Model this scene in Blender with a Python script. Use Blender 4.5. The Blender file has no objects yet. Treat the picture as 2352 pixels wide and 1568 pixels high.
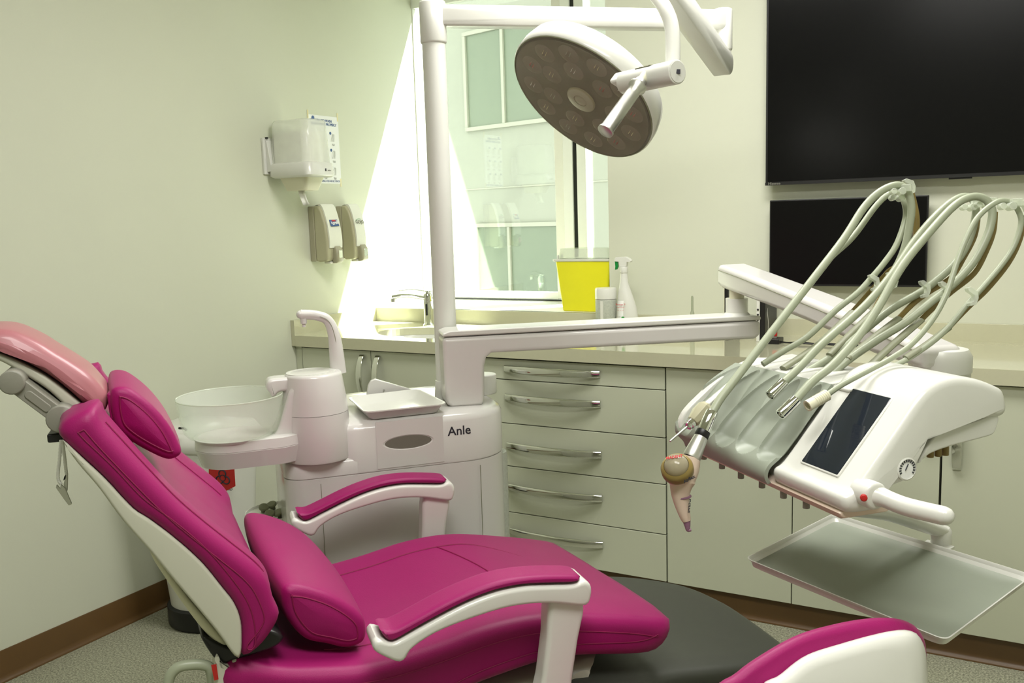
import bpy, bmesh, math, random
from mathutils import Vector, Matrix
random.seed(4)
C = bpy.context.scene.collection
sc = bpy.context.scene
PI = math.pi

# ---------------------------------------------------------------- camera, world, lights, exposure
F_PX = 2139.51
CAM = Vector((2.72553943, -3.51461052, 1.37479756))
def cam_axes(yaw=.514480341, pitch=.135110645, roll=.0307072715):
    cy, sy = math.cos(yaw), math.sin(yaw)
    f = Vector((-sy*math.cos(pitch), cy*math.cos(pitch), -math.sin(pitch)))
    r = Vector((cy, sy, 0)); d = f.cross(r)
    cr, sr = math.cos(roll), math.sin(roll)
    return cr*r+sr*d, -sr*r+cr*d, f
RX, DN, FW = cam_axes()
cd = bpy.data.cameras.new('camera'); cam = bpy.data.objects.new('camera', cd); C.objects.link(cam)
cd.sensor_width = 36; cd.lens = F_PX/2352*36; cd.clip_start = .02; cd.clip_end = 200
cm = Matrix((RX, -DN, -FW)).transposed().to_4x4(); cm.translation = CAM
cam.matrix_world = cm
sc.camera = cam

w = bpy.data.worlds.new('world'); sc.world = w; w.use_nodes = True
bg = w.node_tree.nodes['Background']; bg.inputs[0].default_value = (.96, .98, .93, 1); bg.inputs[1].default_value = 3.2

sd = bpy.data.lights.new('sun', 'SUN'); sd.energy = 38; sd.angle = math.radians(.6); sd.color = (1, .98, .93)
sun = bpy.data.objects.new('sun', sd); C.objects.link(sun)
sun.rotation_euler = Vector((-1, -1, -2.045)).to_track_quat('-Z', 'Y').to_euler()
sun.location = (4, 5, 9)
def area(name, loc, rot, sx, sy, power, col):
    d = bpy.data.lights.new(name, 'AREA'); d.shape = 'RECTANGLE'; d.size = sx; d.size_y = sy; d.energy = power; d.color = col
    o = bpy.data.objects.new(name, d); C.objects.link(o); o.location = loc; o.rotation_euler = rot
    return o
# portal that guides the sky light in through the window opening
pt = area('window_portal', (.62, .36, 1.7), (math.radians(-90), 0, 0), 1.2, 1.46, 1, (1, 1, 1)); pt.data.cycles.is_portal = True
# ceiling panels of the room
area('ceiling_panel_light', (2.0, -1.35, 2.66), (0, 0, 0), 1.2, .6, 30, (1, .985, .94))
area('ceiling_panel_light', (2.6, -3.1, 2.66), (0, 0, 0), 1.2, .6, 26, (1, .985, .94))

sc.view_settings.view_transform = 'Standard'; sc.view_settings.look = 'None'
sc.view_settings.gamma = 1; sc.view_settings.use_curve_mapping = False
sc.view_settings.exposure = 0.76
sc.cycles.max_bounces = 8; sc.cycles.transparent_max_bounces = 12
sc.cycles.use_denoising = True
sc.cycles.caustics_reflective = False; sc.cycles.caustics_refractive = False
sc.cycles.sample_clamp_indirect = 4

# ---------------------------------------------------------------- sight lines to measured planes
def ray(px, py):
    return RX*((px-1176)/F_PX) + DN*((py-784)/F_PX) + FW
def on_plane(px, py, p0, n):
    d = ray(px, py); return CAM + d*((Vector(p0)-CAM).dot(n)/d.dot(n))
def at(px, py, dist): return CAM + ray(px, py)*dist
EX, EY, EZ = Vector((1,0,0)), Vector((0,1,0)), Vector((0,0,1))
TH = math.radians(48)
U = Vector((math.cos(TH), math.sin(TH), 0)); W = Vector((-math.sin(TH), math.cos(TH), 0)); O = Vector((1.5, -1.7, 0))
def wl(u, w_, z): return O + U*u + W*w_ + EZ*z          # chair frame: u towards the feet, w away from the camera
def loc(p): p = Vector(p)-O; return (p.dot(U), p.dot(W), p.z)
def side(pts, w_):                                       # outline measured in the vertical plane w = const -> (u, z)
    r = []
    for p in pts:
        q = loc(on_plane(p[0], p[1], O+W*w_, W)); r.append((q[0], q[2]))
    return r

# ---------------------------------------------------------------- materials
def mat(name, col, rough=.5, metal=0, spec=.5, noise=0, nscale=40, bump=0, bscale=300, coat=0, alpha=1, trans=0, ior=1.45, sheen=0, emit=None):
    m = bpy.data.materials.new(name); m.use_nodes = True
    nt = m.node_tree; b = nt.nodes['Principled BSDF']
    b.inputs['Base Color'].default_value = (*col, 1); b.inputs['Roughness'].default_value = rough
    b.inputs['Metallic'].default_value = metal; b.inputs['Specular IOR Level'].default_value = spec
    b.inputs['Coat Weight'].default_value = coat; b.inputs['Alpha'].default_value = alpha
    b.inputs['Transmission Weight'].default_value = trans; b.inputs['IOR'].default_value = ior
    b.inputs['Sheen Weight'].default_value = sheen
    if emit: b.inputs['Emission Color'].default_value = (*emit[:3], 1); b.inputs['Emission Strength'].default_value = emit[3]
    tc = nt.nodes.new('ShaderNodeTexCoord')
    if noise:
        n = nt.nodes.new('ShaderNodeTexNoise'); n.inputs['Scale'].default_value = nscale; n.inputs['Detail'].default_value = 4
        nt.links.new(tc.outputs['Object'], n.inputs['Vector'])
        mx = nt.nodes.new('ShaderNodeMix'); mx.data_type = 'RGBA'
        mx.inputs[6].default_value = (*[c*(1-noise) for c in col], 1); mx.inputs[7].default_value = (*[min(1, c*(1+noise)) for c in col], 1)
        nt.links.new(n.outputs['Fac'], mx.inputs[0]); nt.links.new(mx.outputs[2], b.inputs['Base Color'])
    if bump:
        n2 = nt.nodes.new('ShaderNodeTexNoise'); n2.inputs['Scale'].default_value = bscale
        nt.links.new(tc.outputs['Object'], n2.inputs['Vector'])
        bp = nt.nodes.new('ShaderNodeBump'); bp.inputs['Strength'].default_value = bump; bp.inputs['Distance'].default_value = .002
        nt.links.new(n2.outputs['Fac'], bp.inputs['Height']); nt.links.new(bp.outputs['Normal'], b.inputs['Normal'])
    return m
M = {}
M['wall'] = mat('wall_paint', (.615, .63, .515), .55, noise=.02, nscale=3, bump=.05, bscale=400)
M['ceiling'] = mat('ceiling_paint', (.75, .76, .66), .8, noise=.02, nscale=5)
M['slab'] = mat('worktop_stone', (.52, .51, .365), .09, noise=.03, nscale=80, coat=.5)
M['door'] = mat('cabinet_lacquer', (.54, .56, .44), .16, noise=.015, nscale=4, coat=.35)
M['carcass'] = mat('cabinet_gap_dark', (.05, .05, .035), .6, noise=.1)
M['base'] = mat('brown_vinyl_base', (.115, .062, .022), .32, noise=.12, nscale=12)
M['white'] = mat('white_enamel', (.64, .625, .60), .22, noise=.012, nscale=20, coat=.35)
M['white2'] = mat('white_plastic', (.68, .68, .635), .28, noise=.012, nscale=20, coat=.25)
M['shell'] = mat('cream_shell', (.52, .52, .43), .3, noise=.015, nscale=15, coat=.2)
M['ivory'] = mat('ivory_plastic', (.70, .68, .52), .4, noise=.02, nscale=30)
M['leather'] = mat('magenta_leather', (.27, .0025, .098), .5, spec=.35, noise=.05, nscale=25, bump=.12, bscale=500, sheen=.04)
M['leather_dark'] = mat('magenta_thread', (.22, .002, .06), .6, noise=.1, nscale=200)
M['pink'] = mat('pale_pink_covered_leather', (.36, .13, .15), .42, noise=.06, nscale=10, coat=.18)
M['grey'] = mat('grey_plastic', (.24, .235, .195), .5, noise=.03, nscale=30, bump=.05)
M['footgrey'] = mat('dark_grey_rubber', (.045, .048, .038), .5, noise=.06, nscale=30, bump=.05)
M['black'] = mat('black_plastic', (.008, .008, .008), .4, noise=.1)
M['chrome'] = mat('chrome', (.75, .76, .72), .07, metal=1, noise=.01)
M['steel'] = mat('satin_steel', (.60, .60, .56), .38, metal=1, noise=.02, nscale=100)
M['hose'] = mat('grey_green_silicone', (.33, .36, .26), .38, noise=.02, nscale=40)
M['whip'] = mat('amber_plastic_strip', (.22, .16, .045), .35, noise=.04)
M['sleeve'] = mat('grey_sleeve', (.22, .23, .15), .5, noise=.03)
M['holder'] = mat('grey_green_silicone_mat', (.29, .32, .26), .42, noise=.02, nscale=30)
M['yellow'] = mat('yellow_plastic', (.92, .86, .02), .35, noise=.03, nscale=12, trans=.15, emit=None)
M['screen'] = mat('screen_glass_black', (.004, .004, .004), .22, noise=.1, spec=.16)
M['lcd'] = mat('dark_lcd_glass', (.012, .016, .024), .05, noise=.1)
M['soap_side'] = mat('beige_grey_plastic', (.42, .40, .27), .4, noise=.03)
M['soap_front'] = mat('pale_grey_plastic', (.74, .74, .66), .35, noise=.02)
M['lever'] = mat('taupe_plastic', (.36, .34, .24), .35, noise=.03)
M['paper'] = mat('paper', (.84, .85, .84), .8, noise=.01)
M['towel'] = mat('paper_towel', (.86, .86, .80), .9, noise=.04, nscale=60, bump=.2)
M['red'] = mat('red_plastic', (.42, .015, .012), .4, noise=.05)
M['ink'] = mat('ink_dark', (.02, .02, .03), .6, noise=.1)
M['inkblue'] = mat('ink_blue', (.05, .10, .25), .6, noise=.1)
M['inkred'] = mat('ink_red', (.5, .03, .03), .6, noise=.1)
M['inkgreen'] = mat('ink_green', (.02, .30, .04), .5, noise=.05)
M['green'] = mat('green_plastic', (.005, .22, .04), .35, noise=.05)
M['tan'] = mat('cream_polymer', (.66, .53, .43), .3, noise=.03)
M['purple'] = mat('violet_grip', (.25, .13, .2), .4, noise=.03)
M['facade'] = mat('white_render', (.20, .20, .17), .85, noise=.03, nscale=2)
M['facade_glass'] = mat('frosted_green_glass', (.085, .105, .072), .35, noise=.12, nscale=90)
M['facade_frame'] = mat('render_trim', (.235, .23, .19), .6, noise=.03)
M['frame'] = mat('window_frame_white', (.80, .815, .76), .35, noise=.01)
M['gasket'] = mat('rubber_gasket', (.01, .012, .008), .5, noise=.1)
M['disc'] = mat('lamp_disc_beige', (.40, .38, .28), .35, noise=.03)
M['face'] = mat('lamp_face_taupe', (.16, .148, .115), .25, noise=.35, nscale=18)
M['ledge'] = mat('tape_cream', (.75, .68, .42), .6, noise=.03)
M['bluegrey'] = mat('label_grey', (.42, .44, .38), .5, noise=.25, nscale=160)
M['ground'] = mat('paving', (.3, .3, .27), .9, noise=.1, nscale=4)
M['cavity'] = mat('grey_cavity', (.16, .15, .12), .6, noise=.05)
def clear(name, col=(1,1,1), tr=.85, rough=.03):
    m = bpy.data.materials.new(name); m.use_nodes = True; nt = m.node_tree; nt.nodes.clear()
    out = nt.nodes.new('ShaderNodeOutputMaterial'); t = nt.nodes.new('ShaderNodeBsdfTransparent'); g = nt.nodes.new('ShaderNodeBsdfPrincipled')
    g.inputs['Base Color'].default_value = (*col, 1); g.inputs['Roughness'].default_value = rough
    t.inputs[0].default_value = (*col, 1)
    tc = nt.nodes.new('ShaderNodeTexCoord'); n = nt.nodes.new('ShaderNodeTexNoise'); n.inputs['Scale'].default_value = 20
    nt.links.new(tc.outputs['Object'], n.inputs['Vector'])
    mp = nt.nodes.new('ShaderNodeMapRange'); mp.inputs[3].default_value = (1-tr)*.9; mp.inputs[4].default_value = (1-tr)*1.1
    nt.links.new(n.outputs['Fac'], mp.inputs[0])
    mx = nt.nodes.new('ShaderNodeMixShader'); nt.links.new(mp.outputs[0], mx.inputs[0])
    nt.links.new(t.outputs[0], mx.inputs[1]); nt.links.new(g.outputs[0], mx.inputs[2]); nt.links.new(mx.outputs[0], out.inputs[0])
    return m
M['bowlglass'] = clear('frosted_bowl_glass', (.94, .96, .93), .78, .25)
M['clearplastic'] = clear('clear_plastic', (.85, .88, .80), .60, .06)
M['dispcover'] = clear('smoke_clear_cover', (.93, .94, .90), .6, .12)
M['amberglass'] = clear('smoked_glass', (.55, .50, .36), .5, .05)
M['coverglass'] = clear('lamp_cover_glass', (.96, .95, .90), .93, .02)
M['lens'] = clear('lens_clear', (.86, .83, .80), .80, .03)
def pane_material():
    m = bpy.data.materials.new('window_glass'); m.use_nodes = True; nt = m.node_tree; nt.nodes.clear()
    out = nt.nodes.new('ShaderNodeOutputMaterial'); t = nt.nodes.new('ShaderNodeBsdfTransparent'); g = nt.nodes.new('ShaderNodeBsdfGlossy')
    g.inputs['Roughness'].default_value = .002; g.inputs[0].default_value = (.9, 1, .95, 1); t.inputs[0].default_value = (.93, .97, .94, 1)
    lw = nt.nodes.new('ShaderNodeLayerWeight'); lw.inputs[0].default_value = .5
    fr = nt.nodes.new('ShaderNodeMath'); fr.operation = 'POWER'; fr.inputs[1].default_value = 4; nt.links.new(lw.outputs['Facing'], fr.inputs[0])
    sm = nt.nodes.new('ShaderNodeMath'); sm.operation = 'MULTIPLY_ADD'; sm.inputs[1].default_value = .9; sm.inputs[2].default_value = .15
    n = nt.nodes.new('ShaderNodeTexNoise'); n.inputs['Scale'].default_value = 3
    ad = nt.nodes.new('ShaderNodeMath'); ad.operation = 'MULTIPLY_ADD'; ad.inputs[1].default_value = .02
    nt.links.new(fr.outputs[0], sm.inputs[0]); nt.links.new(n.outputs['Fac'], ad.inputs[0]); nt.links.new(sm.outputs[0], ad.inputs[2])
    mx = nt.nodes.new('ShaderNodeMixShader'); nt.links.new(ad.outputs[0], mx.inputs[0]); nt.links.new(t.outputs[0], mx.inputs[1]); nt.links.new(g.outputs[0], mx.inputs[2])
    nt.links.new(mx.outputs[0], out.inputs[0]); return m
M['pane'] = pane_material()
def floor_material():
    m = mat('speckled_vinyl', (.3, .3, .24), .55); nt = m.node_tree; b = nt.nodes['Principled BSDF']
    tc = nt.nodes['Texture Coordinate'] if 'Texture Coordinate' in nt.nodes else nt.nodes.new('ShaderNodeTexCoord')
    v = nt.nodes.new('ShaderNodeTexNoise'); v.inputs['Scale'].default_value = 170; v.inputs['Detail'].default_value = 3; v.inputs['Roughness'].default_value = .8
    r = nt.nodes.new('ShaderNodeValToRGB'); e = r.color_ramp.elements
    e[0].position = .36; e[0].color = (.13, .13, .09, 1); e[1].position = .66; e[1].color = (.52, .51, .38, 1)
    x = r.color_ramp.elements.new(.5); x.color = (.30, .305, .225, 1)
    nt.links.new(tc.outputs['Object'], v.inputs['Vector']); nt.links.new(v.outputs['Fac'], r.inputs[0]); nt.links.new(r.outputs[0], b.inputs['Base Color'])
    return m
M['floor'] = floor_material()

# ---------------------------------------------------------------- mesh helpers (all in room coordinates)
MATS = {}
def empty(name, label, cat, loc_=(0,0,0), rz=0, group=None):
    o = bpy.data.objects.new(name, None); C.objects.link(o); o.empty_display_size = .05
    o.location = loc_; o.rotation_euler = (0, 0, rz)
    MATS[o] = Matrix.Translation(Vector(loc_)) @ Matrix.Rotation(rz, 4, 'Z')
    tag(o, label, cat, group); return o
def tag(o, label=None, cat=None, group=None, kind=None):
    if label: o['label'] = label
    if cat: o['category'] = cat
    if group: o['group'] = group
    if kind: o['kind'] = kind
    return o
def link(name, bm, m, parent=None, bevel=0, seg=3, smooth=True, angle=35, sub=0, origin=None):
    bmesh.ops.recalc_face_normals(bm, faces=bm.faces)
    if parent is not None: mt = MATS[parent]
    else:
        if origin is None:
            vs = [v.co for v in bm.verts]
            origin = Vector(((min(v.x for v in vs)+max(v.x for v in vs))/2, (min(v.y for v in vs)+max(v.y for v in vs))/2, min(v.z for v in vs)))
        mt = Matrix.Translation(Vector(origin))
    bm.transform(mt.inverted())
    me = bpy.data.meshes.new(name); bm.to_mesh(me); bm.free()
    if isinstance(m, str): m = M[m]
    me.materials.append(m)
    if smooth:
        me.polygons.foreach_set('use_smooth', [True]*len(me.polygons))
        me.set_sharp_from_angle(angle=math.radians(angle))
    o = bpy.data.objects.new(name, me); C.objects.link(o)
    if parent is not None: o.parent = parent
    else: o.location = Vector(origin)
    MATS[o] = mt
    if bevel:
        b = o.modifiers.new('bevel', 'BEVEL'); b.width = bevel; b.segments = seg; b.limit_method = 'ANGLE'; b.angle_limit = math.radians(40); b.harden_normals = True
    if sub:
        s = o.modifiers.new('subsurf', 'SUBSURF'); s.levels = sub; s.render_levels = sub
    return o
def struct(name, bm, m, **k):
    o = link(name, bm, m, **k); o['kind'] = 'structure'; return o
def B(): return bmesh.new()
def box(bm, lo, hi, mt=None):
    x0, y0, z0 = lo; x1, y1, z1 = hi
    vs = [bm.verts.new(p) for p in [(x0,y0,z0),(x1,y0,z0),(x1,y1,z0),(x0,y1,z0),(x0,y0,z1),(x1,y0,z1),(x1,y1,z1),(x0,y1,z1)]]
    for f in [(0,3,2,1),(4,5,6,7),(0,1,5,4),(1,2,6,5),(2,3,7,6),(3,0,4,7)]: bm.faces.new([vs[i] for i in f])
    if mt is not None: bmesh.ops.transform(bm, matrix=mt, verts=vs)
    return bm
def obox(bm, c, ax, ay, az, sx, sy, sz):
    c = Vector(c); ax, ay, az = Vector(ax).normalized(), Vector(ay).normalized(), Vector(az).normalized()
    mt = Matrix((ax, ay, az)).transposed().to_4x4(); mt.translation = c
    return box(bm, (-sx/2,-sy/2,-sz/2), (sx/2,sy/2,sz/2), mt)
def loft(bm, rings, cap=True, closed=True):
    rs = [[bm.verts.new(p) for p in r] for r in rings]; n = len(rs[0])
    for a, b in zip(rs[:-1], rs[1:]):
        for i in range(n if closed else n-1):
            j = (i+1) % n
            try: bm.faces.new((a[i], a[j], b[j], b[i]))
            except ValueError: pass
    if cap:
        for r in (rs[0], rs[-1]):
            c = bm.verts.new(sum((v.co for v in r), Vector())/n)
            for i in range(n): bm.faces.new((r[i], r[(i+1) % n], c))
    return bm
def prism(bm, pts, off):                      # planar outline pushed along a vector
    off = Vector(off); a = [bm.verts.new(Vector(p)) for p in pts]; b = [bm.verts.new(Vector(p)+off) for p in pts]; n = len(a)
    bm.faces.new(a); bm.faces.new(list(reversed(b)))
    for i in range(n): bm.faces.new((a[i], b[i], b[(i+1) % n], a[(i+1) % n]))
    return bm
def basis(d):
    d = Vector(d).normalized(); t = EZ if abs(d.z) < .9 else EX
    x = d.cross(t).normalized(); return x, d.cross(x).normalized(), d
def catmull(P, n=8, closed=False):
    P = [Vector(p) for p in P]; N = len(P); out = []
    rng = N if closed else N-1
    for i in range(rng):
        if closed: p0, p1, p2, p3 = P[i-1], P[i], P[(i+1) % N], P[(i+2) % N]
        else: p0, p1, p2, p3 = P[max(i-1,0)], P[i], P[i+1], P[min(i+2,N-1)]
        for k in range(n):
            t = k/n; out.append(.5*((2*p1)+(p2-p0)*t+(2*p0-5*p1+4*p2-p3)*t*t+(3*p1-p0-3*p2+p3)*t**3))
    if not closed: out.append(P[-1])
    return out
def tube(bm, path, r, n=14, flat=1.0, up=None, cap=True):
    path = [Vector(p) for p in path]; L = len(path); rings = []; px = None
    for i, p in enumerate(path):
        d = (path[min(i+1, L-1)]-path[max(i-1, 0)]).normalized()
        if px is None: px = (Vector(up) - d*Vector(up).dot(d)).normalized() if up is not None else basis(d)[0]
        px = (px - d*px.dot(d)).normalized(); py = d.cross(px)
        rr = r[i] if isinstance(r, (list, tuple)) else r
        rings.append([p + px*rr*math.cos(2*PI*k/n) + py*rr*flat*math.sin(2*PI*k/n) for k in range(n)])
    return loft(bm, rings, cap=cap)
def lathe(bm, prof, c=(0,0,0), ax=(0,0,1), n=32, cap=True):
    c = Vector(c); x, y, d = basis(ax)
    return loft(bm, [[c+d*z+x*r*math.cos(2*PI*k/n)+y*r*math.sin(2*PI*k/n) for k in range(n)] for r, z in prof], cap=cap)
def cyl(bm, a, b, r, n=24, r2=None, e=0):
    a, b = Vector(a), Vector(b); h = (b-a).length; r2 = r if r2 is None else r2
    if e: return lathe(bm, [(r-e,0),(r-e*.3,e*.3),(r,e),(r2,h-e),(r2-e*.3,h-e*.3),(r2-e,h)], a, b-a, n)
    return lathe(bm, [(r,0),(r2,h)], a, b-a, n)
def ball(bm, c, r, sx=1, sy=1, sz=1, n=20):
    res = bmesh.ops.create_uvsphere(bm, u_segments=n, v_segments=n//2, radius=r)
    bmesh.ops.transform(bm, matrix=Matrix.Translation(Vector(c)) @ Matrix.Diagonal((sx, sy, sz, 1)), verts=res['verts']); return bm
def rrect(hx, hy, r, n=5):
    out = []
    for cx, cy, a0 in ((hx-r, hy-r, 0), (-hx+r, hy-r, 90), (-hx+r, -hy+r, 180), (hx-r, -hy+r, 270)):
        for k in range(n+1):
            a = math.radians(a0+90*k/n); out.append((cx+r*math.cos(a), cy+r*math.sin(a)))
    return out
def slab_rr(bm, c, ax, ay, az, hx, hy, r, t, e=.002):   # rounded-rectangle plate, thickness t along az from c
    c, ax, ay, az = Vector(c), Vector(ax).normalized(), Vector(ay).normalized(), Vector(az).normalized()
    rings = []
    for d, z in ((e, 0), (0, e), (0, t-e), (e, t)):
        rings.append([c+ax*x+ay*y+az*z for x, y in rrect(hx-d, hy-d, max(r-d, .0005))])
    return loft(bm, rings)
def text(name, s, size, m, parent, c, right, up, off=.0006, align='CENTER', shear=0, bold=0):
    cu = bpy.data.curves.new(name, 'FONT'); cu.body = s; cu.size = size; cu.align_x = align; cu.align_y = 'CENTER'; cu.extrude = off/2; cu.shear = shear; cu.offset = bold
    cu.resolution_u = 3
    o = bpy.data.objects.new(name, cu); C.objects.link(o)
    dg = bpy.context.evaluated_depsgraph_get(); me = bpy.data.meshes.new_from_object(o.evaluated_get(dg))
    bpy.data.objects.remove(o)
    right = Vector(right).normalized(); up = Vector(up); up = (up-right*up.dot(right)).normalized(); n = right.cross(up)
    mt = Matrix((right, up, n)).transposed().to_4x4(); mt.translation = Vector(c)+n*off*.5
    me.transform(MATS[parent].inverted() @ mt); me.materials.clear(); me.materials.append(M[m] if isinstance(m, str) else m)
    o = bpy.data.objects.new(name, me); C.objects.link(o); o.parent = parent; MATS[o] = MATS[parent]; return o
def resample(P, n):
    P = [Vector(p) for p in P]; Q = P+[P[0]]; L = [0]
    for a, b in zip(Q[:-1], Q[1:]): L.append(L[-1]+(b-a).length)
    out = []; j = 0
    for i in range(n):
        s = L[-1]*i/n
        while L[j+1] < s: j += 1
        t = (s-L[j])/max(1e-9, L[j+1]-L[j]); out.append(Q[j].lerp(Q[j+1], t))
    return out
def inset2(P, d):
    n = len(P); A = sum(P[i].x*P[(i+1) % n].y-P[(i+1) % n].x*P[i].y for i in range(n)); s = 1 if A > 0 else -1; out = []
    for i in range(n):
        t = (P[(i+2) % n]-P[i-2]).normalized(); out.append(P[i]+Vector((-t.y, t.x))*s*d)
    return out
def inset_s(P, d):                                      # inset in small steps, relaxed so that tips do not fold over
    if abs(d) < 1e-6: return list(P)
    k = max(1, math.ceil(abs(d)/.0025)); n = len(P)
    for _ in range(k):
        P = inset2(P, d/k)
        if d > 0: P = [P[i]*.5+(P[i-1]+P[(i+1) % n])*.25 for i in range(n)]
    return P
def ladder(bm, vs, P):                                  # closes a long curved outline with short rungs from side to side
    n = len(vs); best = min(range(n), key=lambda s: sum((P[(s+i) % n]-P[(s-i) % n]).length for i in range(1, n//2)))
    for i in range(n//2):
        q = [vs[(best+i) % n], vs[(best+i+1) % n], vs[(best-i-1) % n], vs[(best-i) % n]]; u = []
        for v in q:
            if v not in u: u.append(v)
        if len(u) >= 3:
            try: bm.faces.new(u)
            except ValueError: pass
def pad(bm, prof, w0, w1, r, puff=0, n=90, fr=None, cuts=16, dome=0, smooth=8, func=None, fan=False):
    """cushion: side outline (u,z) carried from w0 to w1 with rounded rims of radius r, swelling by puff in the middle"""
    fr = fr or wl
    P = resample(catmull([Vector(p) for p in prof], smooth, True) if smooth else prof, n)
    rings = []; w0_, w1_ = min(w0, w1), max(w0, w1)
    cen = sum(P, Vector((0,0)))/n
    st = []
    if dome:
        for f in (.15, .45, .75): st.append(('d', f, w0_))
    for k in range(7):
        a = PI/2*k/6; st.append(('r', r*(1-math.sin(a)), w0_+r*(1-math.cos(a))))
    for k in range(1, cuts): st.append(('r', 0, w0_+r+(w1_-w0_-2*r)*k/cuts))
    for k in range(6, -1, -1):
        a = PI/2*k/6; st.append(('r', r*(1-math.sin(a)), w1_-r*(1-math.cos(a))))
    if dome:
        for f in (.75, .45, .15): st.append(('d', f, w1_))
    for kind, v, ww in st:
        t = (ww-w0_)/(w1_-w0_)
        if kind == 'd':
            Q = [cen+(q-cen)*v for q in inset2(P, r)]; s = -1 if t < .5 else 1
            ww = ww+s*dome*(1-v*v); rings.append([fr(q.x, ww, q.y) for q in Q]); continue
        Q = inset_s(P, v-puff*math.sin(PI*min(1, max(0, t)))**.8)
        if func: Q = [func(q, t, ww) for q in Q]
        rings.append([fr(q.x, ww, q.y) for q in Q])
    if dome or fan: return loft(bm, rings)
    n0 = len(bm.verts); loft(bm, rings, cap=False); bm.verts.ensure_lookup_table()
    ladder(bm, [bm.verts[n0+i] for i in range(n)], P); N_ = len(bm.verts); ladder(bm, [bm.verts[N_-n+i] for i in range(n)], P)
    return bm
def piping(bm, prof, ww, r, inset=0, fr=None, n=90, smooth=8, off=0):
    fr = fr or wl
    P = resample(catmull([Vector(p) for p in prof], smooth, True) if smooth else prof, n)
    P = inset_s(P, inset)
    path = [fr(q.x, ww, q.y) for q in P]; path.append(path[0])
    return tube(bm, path, r, 6, cap=False)
def copy_tree(o, mt, parent=None, top=None):
    """copy a thing with its parts and their sub-parts"""
    c = o.copy(); C.objects.link(c); c.parent = parent
    for ch in [x for x in bpy.data.objects if x.parent == o]: copy_tree(ch, None, c)
    return c

# ================================================================ the room
RW, RD, RH = 4.3, -5.3, 2.68
struct('floor', box(B(), (-.15, RD-.15, -.1), (RW+.15, .15, 0)), 'floor', smooth=False)
struct('ceiling', box(B(), (-.15, RD-.15, RH), (RW+.15, .44, RH+.1)), 'ceiling', smooth=False)
struct('wall_left', box(B(), (-.15, RD, 0), (0, .60, RH)), 'wall', smooth=False)
bm = B(); box(bm, (1.206, 0, 0), (RW, .5, RH)); box(bm, (0, 0, 0), (1.206, .5, .93)); box(bm, (0, 0, 2.47), (1.206, .44, RH))
struct('wall_back', bm, 'wall', smooth=False)
struct('wall_right', box(B(), (RW, RD, 0), (RW+.15, .0, RH)), 'wall', smooth=False)
struct('wall_front', box(B(), (-.15, RD-.15, 0), (RW+.15, RD, RH)), 'wall', smooth=False)
# brown vinyl base with its cove foot
def cove(bm, p0, p1, nrm, h=.10):
    p0, p1, nrm = Vector(p0), Vector(p1), Vector(nrm)
    sec = [(0,0), (.016,0), (.0165,.002), (.0135,.006), (.007,.012), (.0045,.022), (.004,h-.002), (.003,h), (0,h)]
    return loft(bm, [[p + nrm*a + EZ*b for a, b in sec] for p in (p0, p1)])
struct('baseboard_left', cove(B(), (0, RD, 0), (0, -.55, 0), EX, .098), 'base', angle=60)
struct('baseboard_back', cove(B(), (0, -.53, 0), (RW, -.53, 0), -EY, .082), 'base', angle=60)

# window: fixed frame, panes, mullion, sill
t = empty('window_1', None, None, (.6, .41, .93)); t['kind'] = 'structure'
bm = B()
box(bm, (0, .40, 2.39), (1.206, .433, 2.47)); box(bm, (0, .40, .93), (1.206, .46, .966))
box(bm, (0, .405, .966), (.006, .45, 2.39))
link('window_frame', bm, 'frame', t, bevel=.002, seg=2)
bm = B(); box(bm, (.765, .405, .976), (.815, .45, 2.39)); link('mullion', bm, M['soap_front'], t, bevel=.002)  # duller strip of the white frame, its shade put into the colour
bm = B(); box(bm, (.815, .39, .976), (.862, .45, 2.39)); box(bm, (.884, .39, .976), (.93, .45, 2.39)); link('mullion', bm, 'frame', t, bevel=.002)
bm = B(); box(bm, (.862, .40, .966), (.884, .445, 2.39)); link('gasket', bm, 'gasket', t)
bm = B(); box(bm, (.01, .398, .966), (.815, .404, .972)); link('gasket', bm, 'gasket', t)
bm = B(); box(bm, (.006, .408, .972), (.765, .45, 1.006)); box(bm, (.93, .408, .972), (1.206, .45, 1.0)); link('sash', bm, 'frame', t, bevel=.002)
bm = B(); box(bm, (.006, .425, 1.006), (.765, .431, 2.39)); link('pane', bm, 'pane', t, smooth=False)
bm = B(); box(bm, (.93, .425, 1.0), (1.206, .431, 2.39)); link('pane', bm, 'pane', t, smooth=False)
bm = B(); box(bm, (.0, .0, 2.46), (1.206, .39, 2.47)); link('blind_box', bm, 'frame', t)
bm = B(); box(bm, (0.0, -.018, .93), (1.206, .40, .962)); struct('trim_1', bm, 'frame', bevel=.003)   # window board

# neighbouring building seen through the window
FP = Vector((-1.2, 3.6, 0)); FR = Vector((math.cos(math.radians(-15)), math.sin(math.radians(-15)), 0)); FN = FR.cross(EZ)
def fpt(px, py): q = on_plane(px, py, FP, FN)-FP; return q.dot(FR), q.z
def fbox(bm, s0, z0, s1, z1, d0, d1):
    return obox(bm, FP+FR*(s0+s1)/2+EZ*(z0+z1)/2-FN*(d0+d1)/2*-1, FR, FN, EZ, abs(s1-s0), abs(d1-d0), abs(z1-z0))
nb = empty('neighbouring_building', 'white rendered building with green frosted windows beyond the glass', 'building', FP)
bm = B(); fbox(bm, -5, -3, 4, 5.2, -.3, 0); link('facade', bm, 'facade', nb, smooth=False)
bm = B(); zj = (fpt(1041, 438)[1]+fpt(1395, 415)[1])/2
q0 = on_plane(1041, 438, FP+FN*.002, FN); q1 = on_plane(1395, 415, FP+FN*.002, FN); dd = (q1-q0)
tube(bm, [q0-dd*2, q1+dd*1.2], .007, 6); link('joint', bm, 'grey', nb)
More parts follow.
